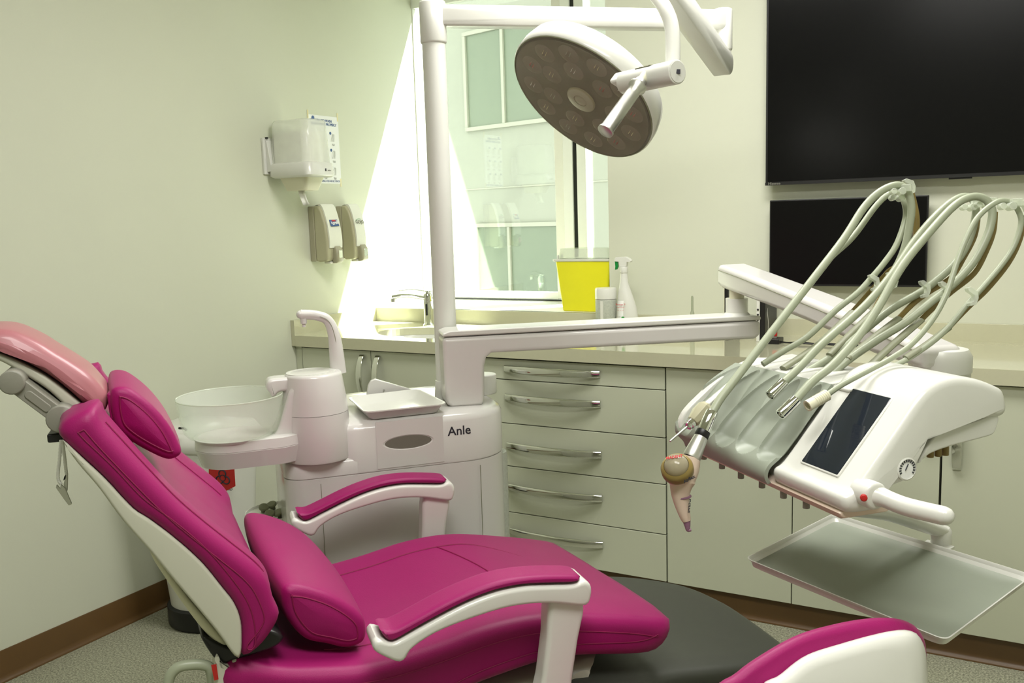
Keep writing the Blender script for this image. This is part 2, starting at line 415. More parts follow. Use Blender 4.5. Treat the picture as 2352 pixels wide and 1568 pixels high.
def fwin(px0, py0, px1, py1, mull):
    s0, z1 = fpt(px0, py0); s1, z0 = fpt(px1, py1)
    bm = B(); fr = .035
    for a in ((s0-fr, z0-fr, s1+fr, z0), (s0-fr, z1, s1+fr, z1+fr), (s0-fr, z0, s0, z1), (s1, z0, s1+fr, z1)): fbox(bm, *a, 0, .03)
    for f in mull: fbox(bm, s0+(s1-s0)*f-.016, z0, s0+(s1-s0)*f+.016, z1, 0, .03)
    f_ = link('window', bm, 'facade_frame', nb, bevel=.003)
    bm = B(); fbox(bm, s0, z0, s1, z1, 0, .01); link('pane', bm, 'facade_glass', f_)
fwin(1072, 84, 1325, 262, (.36,))
fwin(1100, 522, 1325, 780, (.35,))
struct('ground', box(B(), (-9, .55, -3.1), (9, 12, -3)), 'ground', smooth=False)

# ---------------------------------------------------------------- base cabinets and worktop
YF = -.561                                             # door faces
def arc_handle(bm, c, along, out, L, wd=.014, th=.006):
    c, along, out = Vector(c), Vector(along).normalized(), Vector(out).normalized(); side_ = along.cross(out)
    rings = []
    for k in range(25):
        t_ = -1+2*k/24; lift = .030*(1-t_*t_)**.8+.003 if abs(t_) < .999 else .003
        wd_ = wd*(1-.18*t_*t_); p = c+along*t_*L/2+out*lift
        rings.append([p+side_*x+out*y for x, y in rrect(wd_, th*.5, th*.45, 3)])
    return loft(bm, rings)
def cabinet(name, label, x0, x1):
    t = empty(name, label, 'cabinet', ((x0+x1)/2, -.28, 0), 0, None)
    bm = B(); box(bm, (x0+.001, -.541, .085), (x1-.001, -.02, .725 if x0 < 1 else .853)); box(bm, (x0+.001, -.543, .085), (x1-.001, -.535, .853)); box(bm, (x0+.001, -.53, 0), (x1-.001, -.1, .085)); link('body', bm, 'carcass', t)
    return t
def door(t, x0, x1, z0=.09, z1=.848, hx=None, hname='chrome', hz=.74):
    bm = B(); box(bm, (x0+.0015, YF, z0), (x1-.0015, YF+.018, z1)); d = link('door', bm, 'door', t, bevel=.0015, seg=2)
    if hx is not None:
        h = link('handle', arc_handle(B(), (hx, YF, hz), EZ, -EY, .185), hname, d, angle=50)
    return d
t = cabinet('base_cabinet', 'pale two-door base cabinet under the sink beside the left wall', 0, .775)
bm = B(); box(bm, (.002, YF+.002, .09), (.034, YF+.018, .852)); link('filler_panel', bm, 'door', t)
door(t, .036, .40, hx=.358); door(t, .40, .774, hx=.438)
t = cabinet('drawer_cabinet', 'pale base cabinet with five drawers and long chrome bow handles', .775, 1.646)
dz = [.848, .770, .604, .440, .261, .09]
for i in range(5):
    bm = B(); box(bm, (.777, YF, dz[i+1]+.0015), (1.6445, YF+.018, dz[i]-.0015)); d = link('drawer', bm, 'door', t, bevel=.0015, seg=2)
    hz = [.812, .705, .522, .362, .190][i]
    link('handle', arc_handle(B(), (1.215, YF, hz), EX, -EY, .385, .0155, .012), 'chrome', d, angle=50)
t = cabinet('base_cabinet', 'pale two-door base cabinet right of the drawers, behind the instrument console', 1.646, 2.503)
door(t, 1.648, 2.072, hx=2.03); door(t, 2.072, 2.501, hx=2.46)
t = cabinet('base_cabinet', 'glossy pale base cabinet at the right edge with one chrome door handle', 2.503, 3.37)
door(t, 2.504, 2.935, hx=2.545, hz=.685); door(t, 2.935, 3.368)

# worktop: stone slab with a sink cut-out and a low upstand
bm = B(); ZT, TK = .90, .046
sx, sy, sa, sb = .56, -.335, .265, .165
outer = []
N = 64
ell = [(sx+sa*math.cos(2*PI*k/N), sy+sb*math.sin(2*PI*k/N)) for k in range(N)]
def ray_rect(k):                                       # matching point on the rectangle round the basin
    a = 2*PI*k/N; dx, dy = math.cos(a), math.sin(a); x0, x1, y0, y1 = .02, 1.2, -.581, -.02; c_ = []
    if dx > 1e-6: c_.append((x1-sx)/dx)
    if dx < -1e-6: c_.append((x0-sx)/dx)
    if dy > 1e-6: c_.append((y1-sy)/dy)
    if dy < -1e-6: c_.append((y0-sy)/dy)
    f = min(c_); return (sx+dx*f, sy+dy*f)
rect = [ray_rect(k) for k in range(N)]
# snap four corners
for cx, cy in ((.02,-.581), (1.2,-.581), (1.2,-.02), (.02,-.02)):
    k = min(range(N), key=lambda i: (rect[i][0]-cx)**2+(rect[i][1]-cy)**2); rect[k] = (cx, cy)
eb = [bm.verts.new((x, y, ZT)) for x, y in ell]; rb = [bm.verts.new((x, y, ZT)) for x, y in rect]; ed = [bm.verts.new((x, y, ZT-.03)) for x, y in ell]
for k in range(N):
    j = (k+1) % N; bm.faces.new((eb[k], eb[j], rb[j], rb[k])); bm.faces.new((ed[k], ed[j], eb[j], eb[k]))
def quad(bm, *ps): return bm.faces.new([bm.verts.new(p) for p in ps])
quad(bm, (.02,-.581,ZT), (1.2,-.581,ZT), (1.2,-.581,ZT-TK), (.02,-.581,ZT-TK)); quad(bm, (.02,-.581,ZT-TK), (1.2,-.581,ZT-TK), (1.2,-.56,ZT-TK), (.02,-.56,ZT-TK))
box(bm, (1.2, -.581, ZT-TK), (3.40, -.02, ZT))
wt = empty('worktop', 'long cream stone worktop along the back wall', 'worktop', (1.7, -.3, ZT-TK))
link('slab', bm, 'slab', wt, smooth=False)
bm = B(); box(bm, (0, -.581, ZT-TK+.001), (.02, -.0005, ZT+.064)); box(bm, (.02, -.02, ZT-.001), (3.40, -.0005, .962)); link('upstand', bm, 'slab', wt, bevel=.001, seg=1)
# basin
sk = empty('sink_basin', 'white oval undermounted basin in the worktop by the window', 'sink', (sx, sy, ZT-.18))
bm = B(); rings = []
for f, z in ((1.06, ZT-.031), (1.0, ZT-.031), (.97, ZT-.05), (.93, ZT-.10), (.80, ZT-.145), (.5, ZT-.165), (.1, ZT-.168)):
    rings.append([(sx+sa*f*math.cos(2*PI*k/N), sy+sb*f*math.sin(2*PI*k/N), z) for k in range(N)])
loft(bm, rings, cap=False); link('bowl', bm, 'white2', sk)
bm = B(); cyl(bm, (sx, sy, ZT-.170), (sx, sy, ZT-.164), .028); link('drain', bm, 'chrome', sk)
# faucet
t = empty('faucet', 'chrome sensor mixer tap behind the basin', 'faucet', (.385, -.12, ZT))
bm = B(); lathe(bm, [(.026,0),(.026,.004),(.019,.012),(.0185,.06),(.021,.10),(.0215,.128),(.017,.142),(.004,.147)], (.385,-.12,ZT))
link('body', bm, 'chrome', t)
bm = B(); path = [(.385,-.12,ZT+.120),(.345,-.165,ZT+.133),(.30,-.20,ZT+.138),(.268,-.225,ZT+.133)]
tube(bm, catmull(path, 6), [.013]*19, 12, flat=.75); cyl(bm, (.272,-.222,ZT+.112), (.272,-.222,ZT+.128), .0105); link('spout', bm, 'chrome', t)
bm = B(); tube(bm, catmull([(.39,-.115,ZT+.150),(.34,-.16,ZT+.162),(.29,-.205,ZT+.160)], 6), .008, 12, flat=.4); ball(bm, (.388,-.117,ZT+.148), .015, sz=.6); link('lever', bm, 'chrome', t)
bm = B(); obox(bm, (.392,-.1415,ZT+.072), EX, EY, EZ, .010, .003, .05); link('sensor', bm, 'black', t, bevel=.004)

# ---------------------------------------------------------------- things on the sill and the worktop
t = empty('sharps_container', 'bright yellow sharps container with a clear lid on the window sill', 'container', (1.085, .11, .962))
def frus(bm, x0, x1, y0, y1, z0, a0, a1, b0, b1, z1, r=.012):
    def rr(xa, xb, ya, yb, z): return [((xa+xb)/2+x, (ya+yb)/2+y, z) for x, y in rrect((xb-xa)/2, (yb-ya)/2, r)]
    return loft(bm, [rr(x0+.004, x1-.004, y0+.004, y1-.004, z0), rr(x0, x1, y0, y1, z0+.004), rr(a0, a1, b0, b1, z1)])
bm = B(); frus(bm, .972, 1.175, .03, .15, .962, .948, 1.203, .02, .165, 1.172); link('tub', bm, 'yellow', t)
bm = B(); frus(bm, .938, 1.205, .014, .171, 1.172, .938, 1.205, .014, .171, 1.183, .008); link('rim', bm, 'white2', t, bevel=.001)
bm = B(); frus(bm, .960, 1.200, .024, .160, 1.183, .964, 1.198, .03, .155, 1.226); link('lid', bm, 'clearplastic', t)
bm = B(); box(bm, (.938, .06, 1.183), (.944, .11, 1.198)); link('catch', bm, 'white2', t, bevel=.001)
t = empty('wipes_canister', 'white wipes canister with a grey printed label on the worktop', 'canister', (1.245, -.13, ZT))
c_ = Vector((1.245,-.13,ZT))
bm = B(); lathe(bm, [(.038,0),(.041,.003),(.041,.133),(.036,.136)], c_); link('body', bm, 'white2', t)
bm = B(); lathe(bm, [(.0412,.02),(.0418,.022),(.0418,.130),(.0412,.132)], c_, cap=False); link('label', bm, 'bluegrey', t)
bm = B(); lathe(bm, [(.0425,.135),(.0425,.172),(.040,.178),(.028,.1785),(.0,.1785)], c_, cap=False); link('lid', bm, 'white2', t)
bm = B(); obox(bm, c_+Vector((.0,-.0415,.075)), EX, EY, EZ, .012, .003, .108); link('label_stripe', bm, 'white2', t)
for k in range(5): bm = B()
t = empty('spray_bottle', 'white spray bottle with a green trigger on the worktop', 'bottle', (1.33, -.13, ZT))
c_ = Vector((1.335,-.13,ZT))
bm = B(); rings = []
for z, rx, ry, dx in ((0,.038,.026,0),(.004,.044,.031,0),(.06,.045,.031,0),(.10,.041,.029,-.002),(.14,.032,.025,-.006),(.175,.023,.020,-.010),(.20,.017,.016,-.012),(.225,.015,.014,-.012),(.24,.0135,.0135,-.012)):
    rings.append([c_+Vector((dx+rx*math.cos(2*PI*k/32), ry*math.sin(2*PI*k/32), z)) for k in range(32)])
loft(bm, rings); link('body', bm, 'white2', t)
bm = B(); rings = []
lab = [(.018,.030),(.06,.0315),(.10,.0295),(.13,.027)]
for z, ry in lab: rings.append([c_+Vector((-.012+.026*math.cos(a), -(ry+.0006)*math.sin(a)*1.0, z)) for a in [math.radians(35+i*10) for i in range(12)]])
loft(bm, rings, cap=False, closed=False); link('label', bm, 'paper', t)
hx = c_+Vector((-.012,0,0))
bm = B(); cyl(bm, hx+EZ*.236, hx+EZ*.262, .0155, e=.002)
prism(bm, [hx+Vector((x,-.010,z)) for x, z in ((-.034,.292),(-.030,.298),(.012,.300),(.026,.293),(.034,.284),(.030,.278),(.016,.279),(.014,.262),(-.014,.262),(-.016,.280),(-.034,.282))], (0,.020,0))
link('trigger_head', bm, 'white2', t, bevel=.003)
bm = B(); prism(bm, [hx+Vector((x,-.006,z)) for x, z in ((-.036,.284),(-.024,.280),(-.022,.262),(-.028,.250),(-.036,.249),(-.034,.262))], (0,.012,0)); link('trigger', bm, 'green', t, bevel=.002)
text('lettering', 'Bossan P\n~~~~~\n-- -- --', .011, 'inkred', t, c_+Vector((-.014,-.0335,.105)), EX, EZ)
text('lettering', '- --- --\n--- ----\n-- --- -\n--- --', .009, 'ink', t, c_+Vector((-.018,-.0345,.055)), EX, EZ)
bm = B(); lathe(bm, [(.002,0),(.0075,.0002),(.0075,.0006),(.002,.0008)], c_+Vector((-.004,-.0345,.062)), (0,-1,0), n=20); link('emblem', bm, 'inkgreen', t)
# slim probe standing upright
p = on_plane(1590, 738, (0,-.20,0), EY); p.z = ZT
t = empty('thermometer', 'slim grey-green rod standing upright on the worktop by the wall', 'instrument', p)
bm = B(); lathe(bm, [(.0075,0),(.0085,.004),(.0080,.06),(.0075,.095),(.0055,.10),(.0045,.105),(.0045,.152),(.003,.158)], p, n=20); link('tube', bm, 'hose', t)
bm = B(); lathe(bm, [(.0085,.078),(.0095,.080),(.0095,.086),(.0085,.088)], p, n=20); link('collar', bm, 'sleeve', t)
# thin panel and standing computer
def standing(name, label, cat, px0, px1, pyt, y, dep, parts):
    a = on_plane(px0, pyt, (0,y,0), EY); b_ = on_plane(px1, pyt, (0,y,0), EY)
    t = empty(name, label, cat, ((a.x+b_.x)/2, y+dep/2, ZT)); return t, a.x, b_.x, a.z
t, xa, xb, zt = standing('flat_screen_panel', 'thin dark flat panel standing left of the delivery arm joint', 'panel', 1664, 1672, 660, -.22, .16, 0)
bm = B(); box(bm, (xa, -.22, ZT), (xb, -.06, zt)); link('case', bm, 'black', t, bevel=.002)
bm = B(); box(bm, (xa-.002, -.222, ZT), (xa, -.06, zt+.002)); link('edge_strip', bm, 'ivory', t)
t, xa, xb, zt = standing('mini_computer', 'narrow black and white computer box standing upright right of the arm joint', 'computer', 1738, 1758, 660, -.22, .16, 0)
bm = B(); box(bm, (xa+.012, -.22, ZT), (xb, -.05, zt)); link('case', bm, 'black', t, bevel=.002)
bm = B(); box(bm, (xa, -.224, ZT+.0), (xa+.012, -.05, zt)); link('side_plate', bm, 'white2', t, bevel=.002)
for k in range(3): bm = B(); cyl(bm, (xa+.006, -.224, ZT+.085-k*.018+.03), (xa+.006, -.2265, ZT+.085-k*.018+.03), .0035, 12); link('port', bm, 'black', t)
# small black dock with a red stick, and cables
p = on_plane(1770, 768, (0,-.24,0), EY); q = on_plane(1773, 745, (0,-.235,0), EY)
t = empty('usb_hub', 'small black hub lying on the worktop with a thin wire rising from it', 'hub', (p.x, -.24, ZT))
bm = B(); box(bm, (p.x-.016, -.27, ZT), (p.x+.036, -.20, ZT+.018)); link('case', bm, 'black', t, bevel=.003)
bm = B(); tube(bm, catmull([(p.x-.012,-.23,ZT+.018),(p.x-.013,-.22,ZT+.07),(p.x-.022,-.20,ZT+.11),(p.x-.035,-.12,ZT+.135)], 6), .0016, 8); link('wire', bm, 'grey', t)
t = empty('memory_stick', 'small red memory stick standing in the black hub', 'memory stick', (q.x+.012, -.235, ZT+.018))
bm = B(); box(bm, (q.x+.003, -.242, ZT+.024), (q.x+.019, -.232, ZT+.062)); link('body', bm, 'red', t, bevel=.002)
bm = B(); box(bm, (q.x+.005, -.241, ZT+.018), (q.x+.017, -.233, ZT+.024)); link('plug', bm, 'steel', t)
for (dx, lab) in ((0, 'black cable loosely twisted on the worktop behind the hoses'),):
    bm = B()
    for s in (1, -1):
        pts = [(p.x+.03, -.24, ZT+.006)] + [(p.x+.06+.05*i, -.25+.010*s*math.sin(i*1.5)-.004*i, ZT+.005+.002*(i % 2)) for i in range(8)]
        tube(bm, catmull(pts, 6), .0028, 8)
    tag(link('cable', bm, 'black'), lab, 'cable')

# ---------------------------------------------------------------- television, monitor
def wall_screen(name, label, cat, x0, x1, z0, z1, y0, m, bez=.008):
    t = empty(name, label, cat, ((x0+x1)/2, y0, z0))
    bm = B(); box(bm, (x0, y0, z0), (x1, y0+.022, z1)); box(bm, (x0+.12, y0+.022, z0+.06), (x1-.12, -.004, z1-.06)); link('case', bm, 'black', t, bevel=.003)
    bm = B(); box(bm, (x0+bez, y0-.0015, z0+bez*1.6), (x1-bez, y0, z1-bez)); link('screen', bm, m, t)
    return t
t = wall_screen('television', 'large black wall-mounted television at the upper right', 'television', 1.853, 3.09, 1.452, 2.155, -.06, 'screen')
bm = B(); box(bm, (1.853, -.0635, 1.452), (3.09, -.060, 1.462)); link('lower_bezel', bm, 'black', t)
text('lettering', 'Hisense', .014, 'grey', t, (1.886, -.0636, 1.4575), EX, EZ)
bm = B(); box(bm, (2.46, -.058, 1.447), (2.53, -.048, 1.452)); link('sensor', bm, 'black', t)
t = wall_screen('monitor', 'smaller black monitor on the wall below the television', 'monitor', 1.869, 2.401, 1.087, 1.398, -.06, 'screen', .005)
bm = B(); tube(bm, catmull([(1.985,-.03,1.10),(1.99,-.03,1.06),(2.00,-.025,1.02),(2.0,-.022,.966)], 5), .0025, 8)
tube(bm, catmull([(2.005,-.03,1.10),(2.012,-.03,1.06),(2.02,-.025,1.02),(2.02,-.022,.966)], 5), .0025, 8); tag(link('cable', bm, 'black'), 'pair of thin black leads hanging below the smaller monitor', 'cable')

# ---------------------------------------------------------------- left wall: towel dispenser, poster, soap dispensers
t = empty('paper_towel_dispenser', 'white roll towel dispenser with a smoky clear cover and a towel hanging out', 'towel dispenser', (0, -.60, 1.48))
def xring(x0, x1, y0, y1, z, r): return [((x0+x1)/2+a, (y0+y1)/2+b_, z) for a, b_ in rrect((x1-x0)/2, (y1-y0)/2, r)]
bm = B(); box(bm, (0, -.685, 1.565), (.012, -.50, 1.71)); link('wall_plate', bm, 'white2', t, bevel=.003)
bm = B(); prism(bm, [(.012,-.672,1.575),(.012,-.672,1.70),(.018,-.672,1.70),(.034,-.672,1.60),(.034,-.672,1.575)], (0,.15,0)); link('bracket', bm, 'white2', t, bevel=.002)
bm = B(); loft(bm, [xring(.016,.225,-.665,-.515,1.600,.035), xring(.016,.222,-.662,-.518,1.70,.035), xring(.016,.216,-.655,-.52,1.765,.035), xring(.024,.208,-.648,-.527,1.775,.032)], cap=True); link('cover', bm, 'dispcover', t, angle=50)
bm = B(); loft(bm, [xring(.022,.208,-.656,-.524,1.604,.03), xring(.022,.205,-.653,-.527,1.728,.03)]); link('towel_roll', bm, 'towel', t)
bm = B(); loft(bm, [xring(.03,.225,-.668,-.512,1.548,.03), xring(.012,.234,-.675,-.505,1.556,.032), xring(.012,.230,-.673,-.507,1.60,.032), xring(.014,.226,-.668,-.512,1.606,.03)]); link('housing', bm, 'white2', t, angle=50)
bm = B(); loft(bm, [xring(.065,.17,-.63,-.545,1.497,.015), xring(.045,.195,-.65,-.53,1.55,.02)]); link('outlet', bm, 'ivory', t, angle=50)
bm = B(); pa = [(.118,1.505),(.124,1.475),(.132,1.455),(.142,1.438)]
rings = [[(x-.018,-.60+.006*math.sin(i),z),(x-.006,-.607,z-.002),(x+.006,-.598,z+.001),(x+.019,-.604,z+.004)] for i, (x, z) in enumerate(pa)]
loft(bm, rings, cap=False, closed=False); o = link('towel_end', bm, 'towel', t); s_ = o.modifiers.new('solid', 'SOLIDIFY'); s_.thickness = .002
bm = B(); box(bm, (.010,-.672,1.706), (.022,-.664,1.712)); link('latch', bm, 'black', t, bevel=.001)
text('lettering', 'S', .014, 'ink', t, (.2335, -.575, 1.575), EY, EZ, bold=.0008); text('lettering', 'sanitec', .0075, 'grey', t, (.2335, -.553, 1.574), EY, EZ)
# poster
pp = empty('handwashing_poster', 'white handwashing instruction sheet taped to the left wall', 'poster', (0, -.30, 1.53))
bm = B(); slab_rr(bm, (.0, -.300, 1.680), EY, EZ, EX, .100, .145, .001, .0012, .0003); link('sheet', bm, 'paper', pp)
text('lettering', 'HOW TO WASH\nYOUR HANDS PROPERLY', .0150, 'inkblue', pp, (.0014, -.300, 1.796), EY, EZ, bold=.0004)
text('lettering', 'KEEP CLEANING FOR 40 SECONDS', .0115, 'inkblue', pp, (.0014, -.300, 1.545), EY, EZ)
bm = B(); bm2 = B()
for r_ in range(3):
    for c_i in range(3):
        y = -.365+c_i*.062; z = 1.745-r_*.073
        lathe(bm, [(.001,0),(.0065,.0002),(.0065,.0008),(.001,.001)], (.0012, y-.017, z+.008), EX, n=12)
        for k in range(5):
            a = random.uniform(-.6, .6); tube(bm2, catmull([(.0016, y-.014+k*.005, z-.028), (.0016, y-.010+k*.005+.006*a, z-.012), (.0016, y-.004+k*.003, z+.006+.004*a)], 4), .0006, 5)
link('numeral_dots', bm, 'inkblue', pp); link('hand_drawings', bm2, 'bluegrey', pp)
for r_ in range(3):
    for c_i in range(3): text('lettering', 'Rub palm\nto palm', .0048, 'grey', pp, (.0014, -.365+c_i*.062, 1.704-r_*.073), EY, EZ)
bm = B(); 
for y, z in ((-.397,1.825),(-.204,1.825),(-.204,1.54)): slab_rr(bm, (.0012, y, z), EY, EZ, EX, .004, .018, .001, .0004, .0001)
link('tape', bm, 'ledge', pp)
bm = B(); slab_rr(bm, (.0012,-.378,1.806), (0,1,.3), (0,-.3,1), EX, .009, .003, .001, .0005, .0001); lathe(bm, [(.001,0),(.009,.0002),(.009,.0006),(.001,.0008)], (.0012,-.366,1.812), EX, n=16); link('emblem', bm, 'inkblue', pp)
# soap dispensers
def soap(label, y0, y1, brand):
    t = empty('soap_dispenser', label, 'soap dispenser', (0, (y0+y1)/2, 1.20), 0, None)
    h0, h1 = 1.198, 1.436
    bm = B(); box(bm, (0, y0, h0+.004), (.030, y1, h1)); link('back_plate', bm, 'lever', t, bevel=.004)
    bm = B(); pr = [(.028,h0+.012),(.040,h0),(.088,h0+.004),(.094,h0+.02),(.096,h0+.09),(.088,h0+.16),(.072,h0+.215),(.055,h1+.002),(.028,h1+.002)]
    prism(bm, [(x, y0+.001, z) for x, z in pr], (0, y1-y0-.002, 0)); link('cover', bm, 'soap_side', t, bevel=.010, seg=4)
    bm = B(); ya, yb = y0+.004, y1-.014
    fr_ = [(.1005,h0+.06),(.102,h0+.10),(.0935,h0+.165),(.077,h0+.222),(.060,h1+.0075),(.04,h1+.0065)]
    fr_ = [(a, b_) for a, b_ in fr_]; rings = []
    for a, b_ in catmull([(x, 0, z) for x, z in fr_], 5) and [(v.x, v.z) for v in catmull([(x,0,z) for x, z in fr_], 5)]:
        rings.append([(a, y0+.012, b_), (a-.012, y0+.012, b_-.004), (a-.012, y1-.003, b_-.004), (a, y1-.003, b_)])
    loft(bm, rings); link('front_panel', bm, 'soap_front', t, bevel=.003)
    bm = B(); yc = (y0+y1)/2+.012
    loft(bm, [xring(.086,.108,yc-.020,yc+.020,h0-.006,.008), xring(.084,.118,yc-.022,yc+.022,h0+.004,.010), xring(.082,.116,yc-.022,yc+.022,h0+.05,.010), xring(.082,.106,yc-.018,yc+.018,h0+.066,.010)]); lv = link('push_lever', bm, 'lever', t, angle=50)
    bm = B(); slab_rr(bm, (.1165, yc, h0+.032), EY, EZ, EX, .011, .016, .004, .0015, .0004); link('window', bm, 'chrome', lv)
    bm = B(); box(bm, (.05, y0+.03, h0-.008), (.085, y1-.02, h0+.002)); link('nozzle', bm, 'soap_front', t, bevel=.002)
    n_ = Vector((.94,0,.34)); up = Vector((-.34,0,.94)); cc = Vector((.0955, yc-.006, h0+.165))
    if brand == 1:
        bm = B(); slab_rr(bm, cc, EY, up, n_, .027, .015, .003, .0008, .0002); link('logo_plate', bm, 'inkblue', t)
        text('lettering', 'Purell', .022, 'paper', t, cc+n_*.001, (0,1,.12), up, bold=.0006)
        bm = B(); slab_rr(bm, cc+n_*.0008+up*.0105, EY, up, n_, .012, .003, .001, .0004, .0001); link('logo_flash', bm, 'inkred', t)
    else:
        text('lettering', 'GOJO', .022, 'inkblue' if 0 else 'grey', t, cc+n_*.001, (0,1,0), up, bold=.0004)
        bm = B(); tube(bm, [cc+n_*.001+Vector((0,.026*math.cos(a),0))+up*(.013*math.sin(a)+.002) for a in [math.radians(60+i*10) for i in range(12)]], .0008, 5); link('logo_arc', bm, 'inkgreen', t)
soap('beige soap dispenser with a dark blue logo, left one of the pair on the wall', -.432, -.335, 1)
soap('beige soap dispenser with a grey and green logo, right one of the pair', -.250, -.170, 2)

# ceiling light fixtures of the room
for x, y in ((2.0, -1.35), (2.6, -3.1)):
    t = empty('ceiling_light', 'square flush ceiling light panel above the %s' % ('worktop' if x < 2.2 else 'operator stool'), 'ceiling light', (x, y, 2.66))
    bm = B(); box(bm, (x-.62, y-.32, 2.668), (x+.62, y+.32, 2.68)); link('housing', bm, 'white2', t)
# waste bin behind the chair
t = empty('biohazard_bin', 'tall white biohazard waste bin with a red sticker in the corner behind the chair', 'bin', (.235, -1.31, 0))
def binr(hx, hy, r, z, dx=0): 
    out = []
    for x, y in rrect(hx, hy, r, 8): q = Vector((.235,-1.31,0)) + Vector((-.5,.87,0))*0 + BX*(x+dx) + BY*y; q.z = z; out.append(q)
    return out
BX = Vector((math.cos(math.radians(15)), math.sin(math.radians(15)), 0)); BY = EZ.cross(BX)
bm = B(); loft(bm, [binr(.142,.142,.13,0), binr(.148,.148,.135,.01), binr(.148,.148,.135,.07), binr(.142,.142,.13,.075)]); link('foot_ring', bm, 'black', t, angle=50)
bm = B(); loft(bm, [binr(.135,.135,.12,.075), binr(.152,.145,.08,.50), binr(.158,.15,.06,.63)]); link('body', bm, 'white2', t, angle=50)
bm = B(); loft(bm, [binr(.165,.157,.06,.63), binr(.168,.16,.06,.635), binr(.168,.16,.06,.66), binr(.15,.14,.05,.69), binr(.05,.05,.03,.70)]); link('lid', bm, 'white2', t, angle=50)
NB = -BY; sc_ = Vector((.235,-1.31,0))+BX*.098-BY*.1545
sc_.z = .565
def bzp(px, py): return on_plane(px, py, Vector((.235,-1.31,0))-BY*.158, BY)
q = [bzp(*a) for a in ((480,1060),(538,1068),(541,1116),(520,1127),(480,1140))]
bm = B(); prism(bm, q, -BY*.0015); link('sticker', bm, 'red', t)
cc = bzp(512, 1097)-BY*.002
bm = B()
for a in (90, 210, 330):
    a = math.radians(a); ctr = cc+BX*.014*math.cos(a)+EZ*.014*math.sin(a)
    tube(bm, [ctr+BX*.0125*math.cos(b_)+EZ*.0125*math.sin(b_) for b_ in [a+math.radians(-140+i*20) for i in range(15)]], .0022, 6)
tube(bm, [cc+BX*.010*math.cos(i*PI/8)+EZ*.010*math.sin(i*PI/8) for i in range(17)], .0014, 6)
link('hazard_symbol', bm, 'ink', t)
text('lettering', 'BIOHAZARD', .0125, 'ink', t, bzp(512, 1122)-BY*.0008, BX, EZ, bold=.0004)
bm = B(); h = bzp(411, 983); tube(bm, [h, h+BX*.02, h+BX*.028-EZ*.006], .004, 8); link('pedal_clip', bm, 'black', t)

# ================================================================ the treatment chair
WN, WF, WC = -.655, -.125, -.39                        # near side, far side, middle of the seat
ch = empty('treatment_chair', 'magenta leather treatment chair with cream shell, reclined beside the dental unit', 'chair', wl(-.1, WC, 0), TH)
def shear(ref, k=.09): return lambda u, ww, z: wl(u-k*(ww-ref), ww, z)
wlc = shear(WN)
# seat cushion
seat_prof = side([(700,1568),(850,1543),(1000,1500),(1130,1452),(1260,1425),(1400,1428),(1500,1436),(1542,1445),(1530,1478),(1492,1509),(1327,1518),(1247,1531),(1150,1562)], WN)
tail = [(-.42,.56),(-.47,.585),(-.47,.615)]
seat_prof = [(-.40,.634)]+seat_prof[1:-1]+[(-.15,.555),(-.30,.535)]+tail
seat_prof = [(-.40,.640)]+[p for p in seat_prof if p[0] > -.35 and p[1] > .54]+[(-.15,.545),(-.30,.53),(-.42,.535),(-.50,.57),(-.535,.63),(-.53,.668),(-.50,.672),(-.45,.652)]
def seat_f(q, t, ww):
    s = max(0, min(1, (q.y-.55)/.05))
    e = 1-abs(2*t-1)
    dish = -.012*math.sin(PI*t)**2*s*(1 if q.x < 0 else max(0, 1-q.x/.15))
    nose = 0
    return Vector((q.x + nose + .010*max(0, min(1, q.x/.25)) + .012*math.sin(PI*t)*max(0, min(1, (q.x)/.2)), q.y+dish+.010*s*max(0,1-abs(2*t-.3)*1.2)))
bm = B(); pad(bm, seat_prof, WN, WF, .022, 0, n=110, func=seat_f, fr=wlc); seat = link('seat', bm, 'leather', ch, angle=80)
bm = B(); piping(bm, seat_prof, WN-.0002, .0013, .026, n=110, fr=lambda u, ww, z: (lambda q: wlc(q.x, ww, q.y))(seat_f(Vector((u, z)), 0, WN))); link('piping', bm, 'leather_dark', seat)
def prof_top(prof, u):                                  # height of a cushion top at u
    best = -9
    P = catmull([Vector(p) for p in prof], 8, True)
    for a, b_ in zip(P, P[1:]+P[:1]):
        if (a.x-u)*(b_.x-u) <= 0 and abs(a.x-b_.x) > 1e-9: best = max(best, a.y+(b_.y-a.y)*(u-a.x)/(b_.x-a.x))
    return best
def seat_pt(u, ww, lift=.0):
    t = (ww-WN)/(WF-WN); q = seat_f(Vector((u, prof_top(seat_prof, u))), t, ww); return wlc(u, ww, q.y+lift)
bm = B()
for ww in (WN+.085, WF-.085):
    tube(bm, [seat_pt(-.36+.014*i, ww+ (.0 if i < 26 else (i-26)**2*.0010*(-1 if ww > WC else 1)), .0004) for i in range(36)], .0016, 6)
tube(bm, [seat_pt(-.015+.055*math.sin(PI*i/20)-.02, WN+.085+(WF-WN-.17)*i/20, .0004) for i in range(21)], .0016, 6)
link('seam', bm, 'leather_dark', seat)
